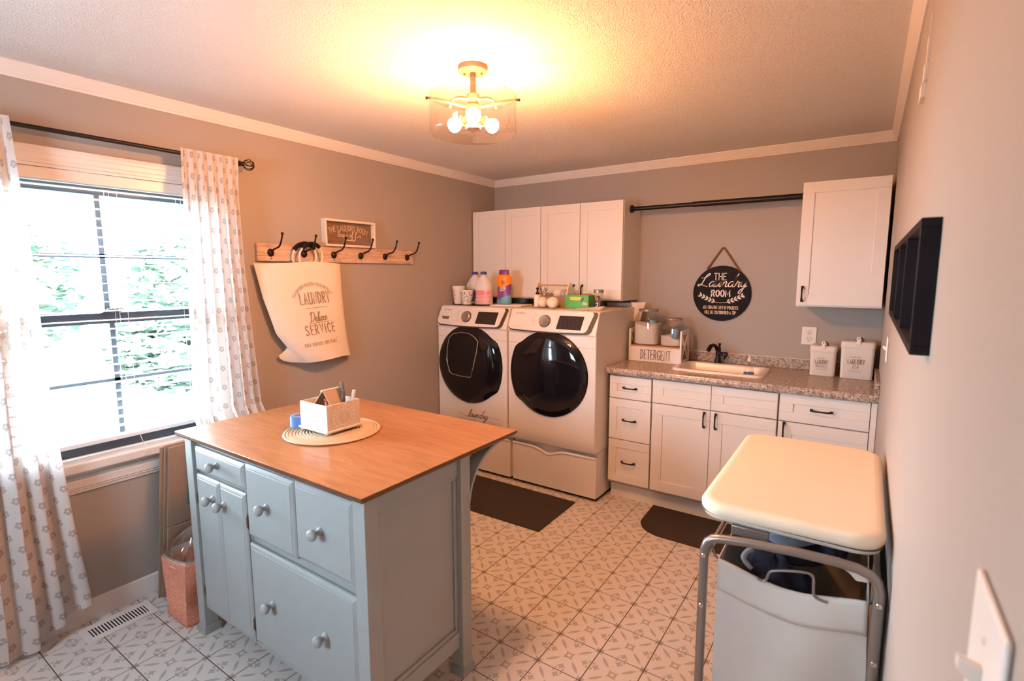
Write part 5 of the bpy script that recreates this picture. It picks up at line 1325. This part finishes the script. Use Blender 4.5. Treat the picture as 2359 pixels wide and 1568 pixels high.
build('plastic_liner', MB().grid(film, 72, 16, closed_u=True), M['film'], wb, smooth=80)

# ------------------------------------------------------------------ laundry cart with ironing pad
hc = thing('laundry_cart', 'grey steel laundry cart with a padded cream ironing top by the right wall', 'laundry cart', (2.69,-2.15,0))
hx0,hx1,hy0,hy1,hz = 2.487,2.892,-2.515,-1.795,.972
def pad_loops():
    out = []
    for i,z,r in ((.006,hz-.034,.060),(.0,hz-.026,.066),(-.001,hz-.014,.068),(.004,hz-.004,.064),(.012,hz-.0005,.056),(.022,hz,.05)):
        pts = rr(hx0+i,hx1-i,hy0+i,hy1-i,r,8); n = len(pts)
        out.append([(x, y, z+.002*math.sin(9*x+7*y)) for x,y in pts])
    return out
Lp = pad_loops(); m_ = rings(MB(), Lp); m_.add(Lp[-1],[tuple(range(len(Lp[0])))]); build('ironing_pad', m_, M['pad'], hc, smooth=70)
Lp = [[(x,y,z) for x,y in rr(hx0+i,hx1-i,hy0+i,hy1-i,.055,8)] for i,z in ((.004,hz-.034),(.008,hz-.044),(.012,hz-.046))]
m_ = rings(MB(), Lp); m_.add(Lp[-1],[tuple(range(len(Lp[0])))]); build('board', m_, M['white'], hc, smooth=50)
def arch(y, lift):
    p = [(2.516,y,0.02),(2.517,y,.40),(2.516,y,.820),(2.517,y,.852),(2.523,y,.872),(2.536,y,.884),(2.556,y,.889),(2.62,y,.898),(2.72,y,.906),(2.80,y,.908),(2.84,y,.906),(2.866,y,.899),(2.880,y,.885),(2.886,y,.862),(2.886,y,.82),(2.886,y,.40),(2.886,y,.02)]
    return p
for y in (-2.530,-1.830):
    lg = build('frame_tube', MB().tube(arch(y,0), .0115, 14), M['steel'], hc, smooth=60)
    for x in (2.516,2.886):
        for z in (.838,.700): build('bolt', MB().lathe([(.0065,y-.0112),(.0062,y-.0135),(.003,y-.0155),(.001,y-.0158)], (x,0,z), 12, 'y'), M['chrome'], lg)
        build('rubber_foot', MB().cyl((x,y,.0),(x,y,.03),.014,n=14), M['black_paint'], lg)
for x in (2.516,2.886):
    for z in (.16,.825): build('side_rail', MB().cyl((x,-2.530,z),(x,-1.830,z),.0075,n=12), M['steel'], hc)
for y in (-2.515,-1.845): build('support_bracket', MB().box(2.56,2.64,y-.012,y+.012,.905,hz-.046) if y > -2 else MB().box(2.575,2.66,y,y+.018,.902,hz-.046), M['steel'], hc, bevel=.002)
build('hinge_plate', MB().prism([(2.78,.905),(2.862,.900),(2.872,.885),(2.862,.868),(2.842,.866),(2.828,.880)], 'y', -2.512,-2.508), M['offwhite'], hc, bevel=.002)
# hanging bag
bgx0,bgx1,bgy0,bgy1 = 2.548,2.868,-2.512,-1.86
def sag(x): q = (x-bgx0)/(bgx1-bgx0); return .826 - .028*math.sin(PI*q)**1.5
def bagw(u, v):
    q = (u*4) % 4; k_ = int(q) % 4; f_ = q-int(q); P_ = [(bgx0,bgy0),(bgx1,bgy0),(bgx1,bgy1),(bgx0,bgy1)]; p, r = P_[k_], P_[(k_+1)%4]
    x, y = p[0]+(r[0]-p[0])*f_, p[1]+(r[1]-p[1])*f_; top_ = sag(x) if k_ == 0 else .826
    z = top_ + (.10-top_)*v; b = .014*math.sin(PI*f_)*(1-math.exp(-6*v)) + .006*math.sin(3.2*PI*f_+6*v)*min(1,v*4)
    nx, ny = r[1]-p[1], -(r[0]-p[0]); l_ = math.hypot(nx,ny)
    return (min(x+nx/l_*b,2.874), y+ny/l_*b*(.7 if k_ == 0 else 1), z)
bgb = thing('cart_bag', 'off-white fabric sorter bag hanging in the cart, full of dark laundry', 'bag', (2.70,-2.2,.1))
mb_ = MB().grid(bagw, 96, 40, closed_u=True); mb_.add([bagw(k/96,1) for k in range(96)], [tuple(range(96))])
build('bag_body', mb_, M['canvas_cool'], bgb, smooth=70, solid=.003)
def hem(u, v):
    p = bagw(u*.25, .001); q = bagw(u*.25, .115); pp_ = Vector(p).lerp(Vector(q), v); return (pp_.x, pp_.y-.0045-.002*math.sin(PI*v), pp_.z+.002)
build('front_hem', MB().grid(hem, 40, 6), M['canvas_cool'], bgb, smooth=70, solid=.002)
yh = -2.520
build('bag_handle', MB().tube(spl([(2.642,yh,.808),(2.655,yh,.806),(2.662,yh,.812),(2.668,yh-.002,.832),(2.676,yh-.003,.840),(2.70,yh-.004,.849),(2.73,yh-.004,.857),(2.752,yh-.003,.859),(2.760,yh-.002,.850),(2.762,yh,.815),(2.766,yh,.804),(2.778,yh,.800),(2.792,yh,.799)],4), .0034, 8), M['steel'], bgb)
for x,sx in ((2.868,1),(2.548,-1)):
    for y in (-2.508,-1.865): build('hanging_hook', MB().tube(spl([(x-.002*sx,y,.822),(x+.004*sx,y,.822),(x+.007*sx,y,.842),(x+.012*sx,y,.852),(x+.017*sx,y,.846)] if sx > 0 else [(x,y,.822),(x-.010,y,.830),(x-.018,y,.852),(x-.026,y,.856),(x-.031,y,.848)],4), .0032, 8), M['steel'], bgb)
# the washing inside
def heap(label, cx_, cy_, z0_, rx, ry, h, mat, seed):
    def f(u, v):
        a = 2*PI*u; r = v; n_ = noise.noise(Vector((math.cos(a)*r*2.2+seed, math.sin(a)*r*2.2, seed*1.7)))
        return (cx_+rx*r*math.cos(a)*(1+.12*n_), cy_+ry*r*math.sin(a)*(1+.12*n_), z0_ + h*(1-r**2.2) + .035*n_ + .012*math.sin(a*5+r*9+seed))
    m_ = MB().grid(f, 48, 16, closed_u=True)
    single('laundry', m_, M[mat], label, 'clothing', 'dark washing in the cart bag', at=(cx_,cy_,z0_), smooth=80, solid=.006)
heap('black rumpled garment filling the cart bag under the pad', 2.700,-2.13,.770,.128,.19,.050,'navy',3)
heap('navy garment bulging at the front left of the cart bag', 2.665,-2.43,.765,.088,.060,.055,'navy',8)
strap = MB().grid(lambda u,v: (2.605+.150*u, -2.36-.04*math.sin(PI*u)+.035*v, .862-.012*math.sin(PI*u)+.018*v), 16, 5)
single('denim_strip', strap, M['denim'], 'pale blue cloth band lying across the dark washing', 'clothing', at=(2.68,-2.38,.86), solid=.006, smooth=60)
cu = MB().tube(spl([(2.618,-2.455,.848),(2.606,-2.462,.838),(2.600,-2.468,.825),(2.608,-2.470,.812),(2.622,-2.475,.802)],5), .007, 8)
single('cloth_cord', cu, M['grey_cloth'], 'grey cord of a garment looping at the left of the bag', 'cord', at=(2.61,-2.46,.82))

# ------------------------------------------------------------------ right wall
wf = thing('wall_frame', 'black open wooden wall frame with three sections on the right wall', 'wall frame', (W,-2.3,1.53))
fx0, fya, fyb, fza, fzb, ft_ = W-.026, -2.815, -1.770, 1.425, 1.640, .014
for nm,a in (('top_board',(fya,fyb,fzb-ft_,fzb)),('bottom_board',(fya,fyb,fza,fza+ft_)),('end_board',(fya,fya+ft_,fza+ft_,fzb-ft_)),('end_board',(fyb-ft_,fyb,fza+ft_,fzb-ft_)),('divider',(-2.465,-2.455,fza+ft_,fzb-ft_)),('divider',(-2.155,-2.145,fza+ft_,fzb-ft_))):
    build(nm, MB().box(fx0,W-.0004,*a), M['black_paint'], wf, bevel=.001)
def switch(label, y0_, y1_, z0_, z1_):
    t = thing('light_switch', label, 'light switch', (W,(y0_+y1_)/2,z0_), 'white light switches on the right wall')
    build('cover_plate', MB().box(W-.005,W-.0003,y0_,y1_,z0_,z1_), M['white'], t, bevel=.002)
    ym, zm = (y0_+y1_)/2, (z0_+z1_)/2
    build('toggle', MB().prism([(W-.004,zm-.010),(W-.004,zm+.010),(W-.018,zm+.014),(W-.018,zm+.006)], 'y', ym-.004, ym+.004), M['white'], t, bevel=.001)
    for zz_ in (zm-.030,zm+.030): build('screw', MB().cyl((W-.0062,ym,zz_),(W-.0045,ym,zz_),.0028,n=10), M['offwhite'], t)
switch('white light switch beside the canisters, far along the right wall', -1.205,-1.130,1.185,1.290)
switch('white light switch nearest the camera, at the lower right edge of the photo', -3.449,-3.352,1.215,1.335)
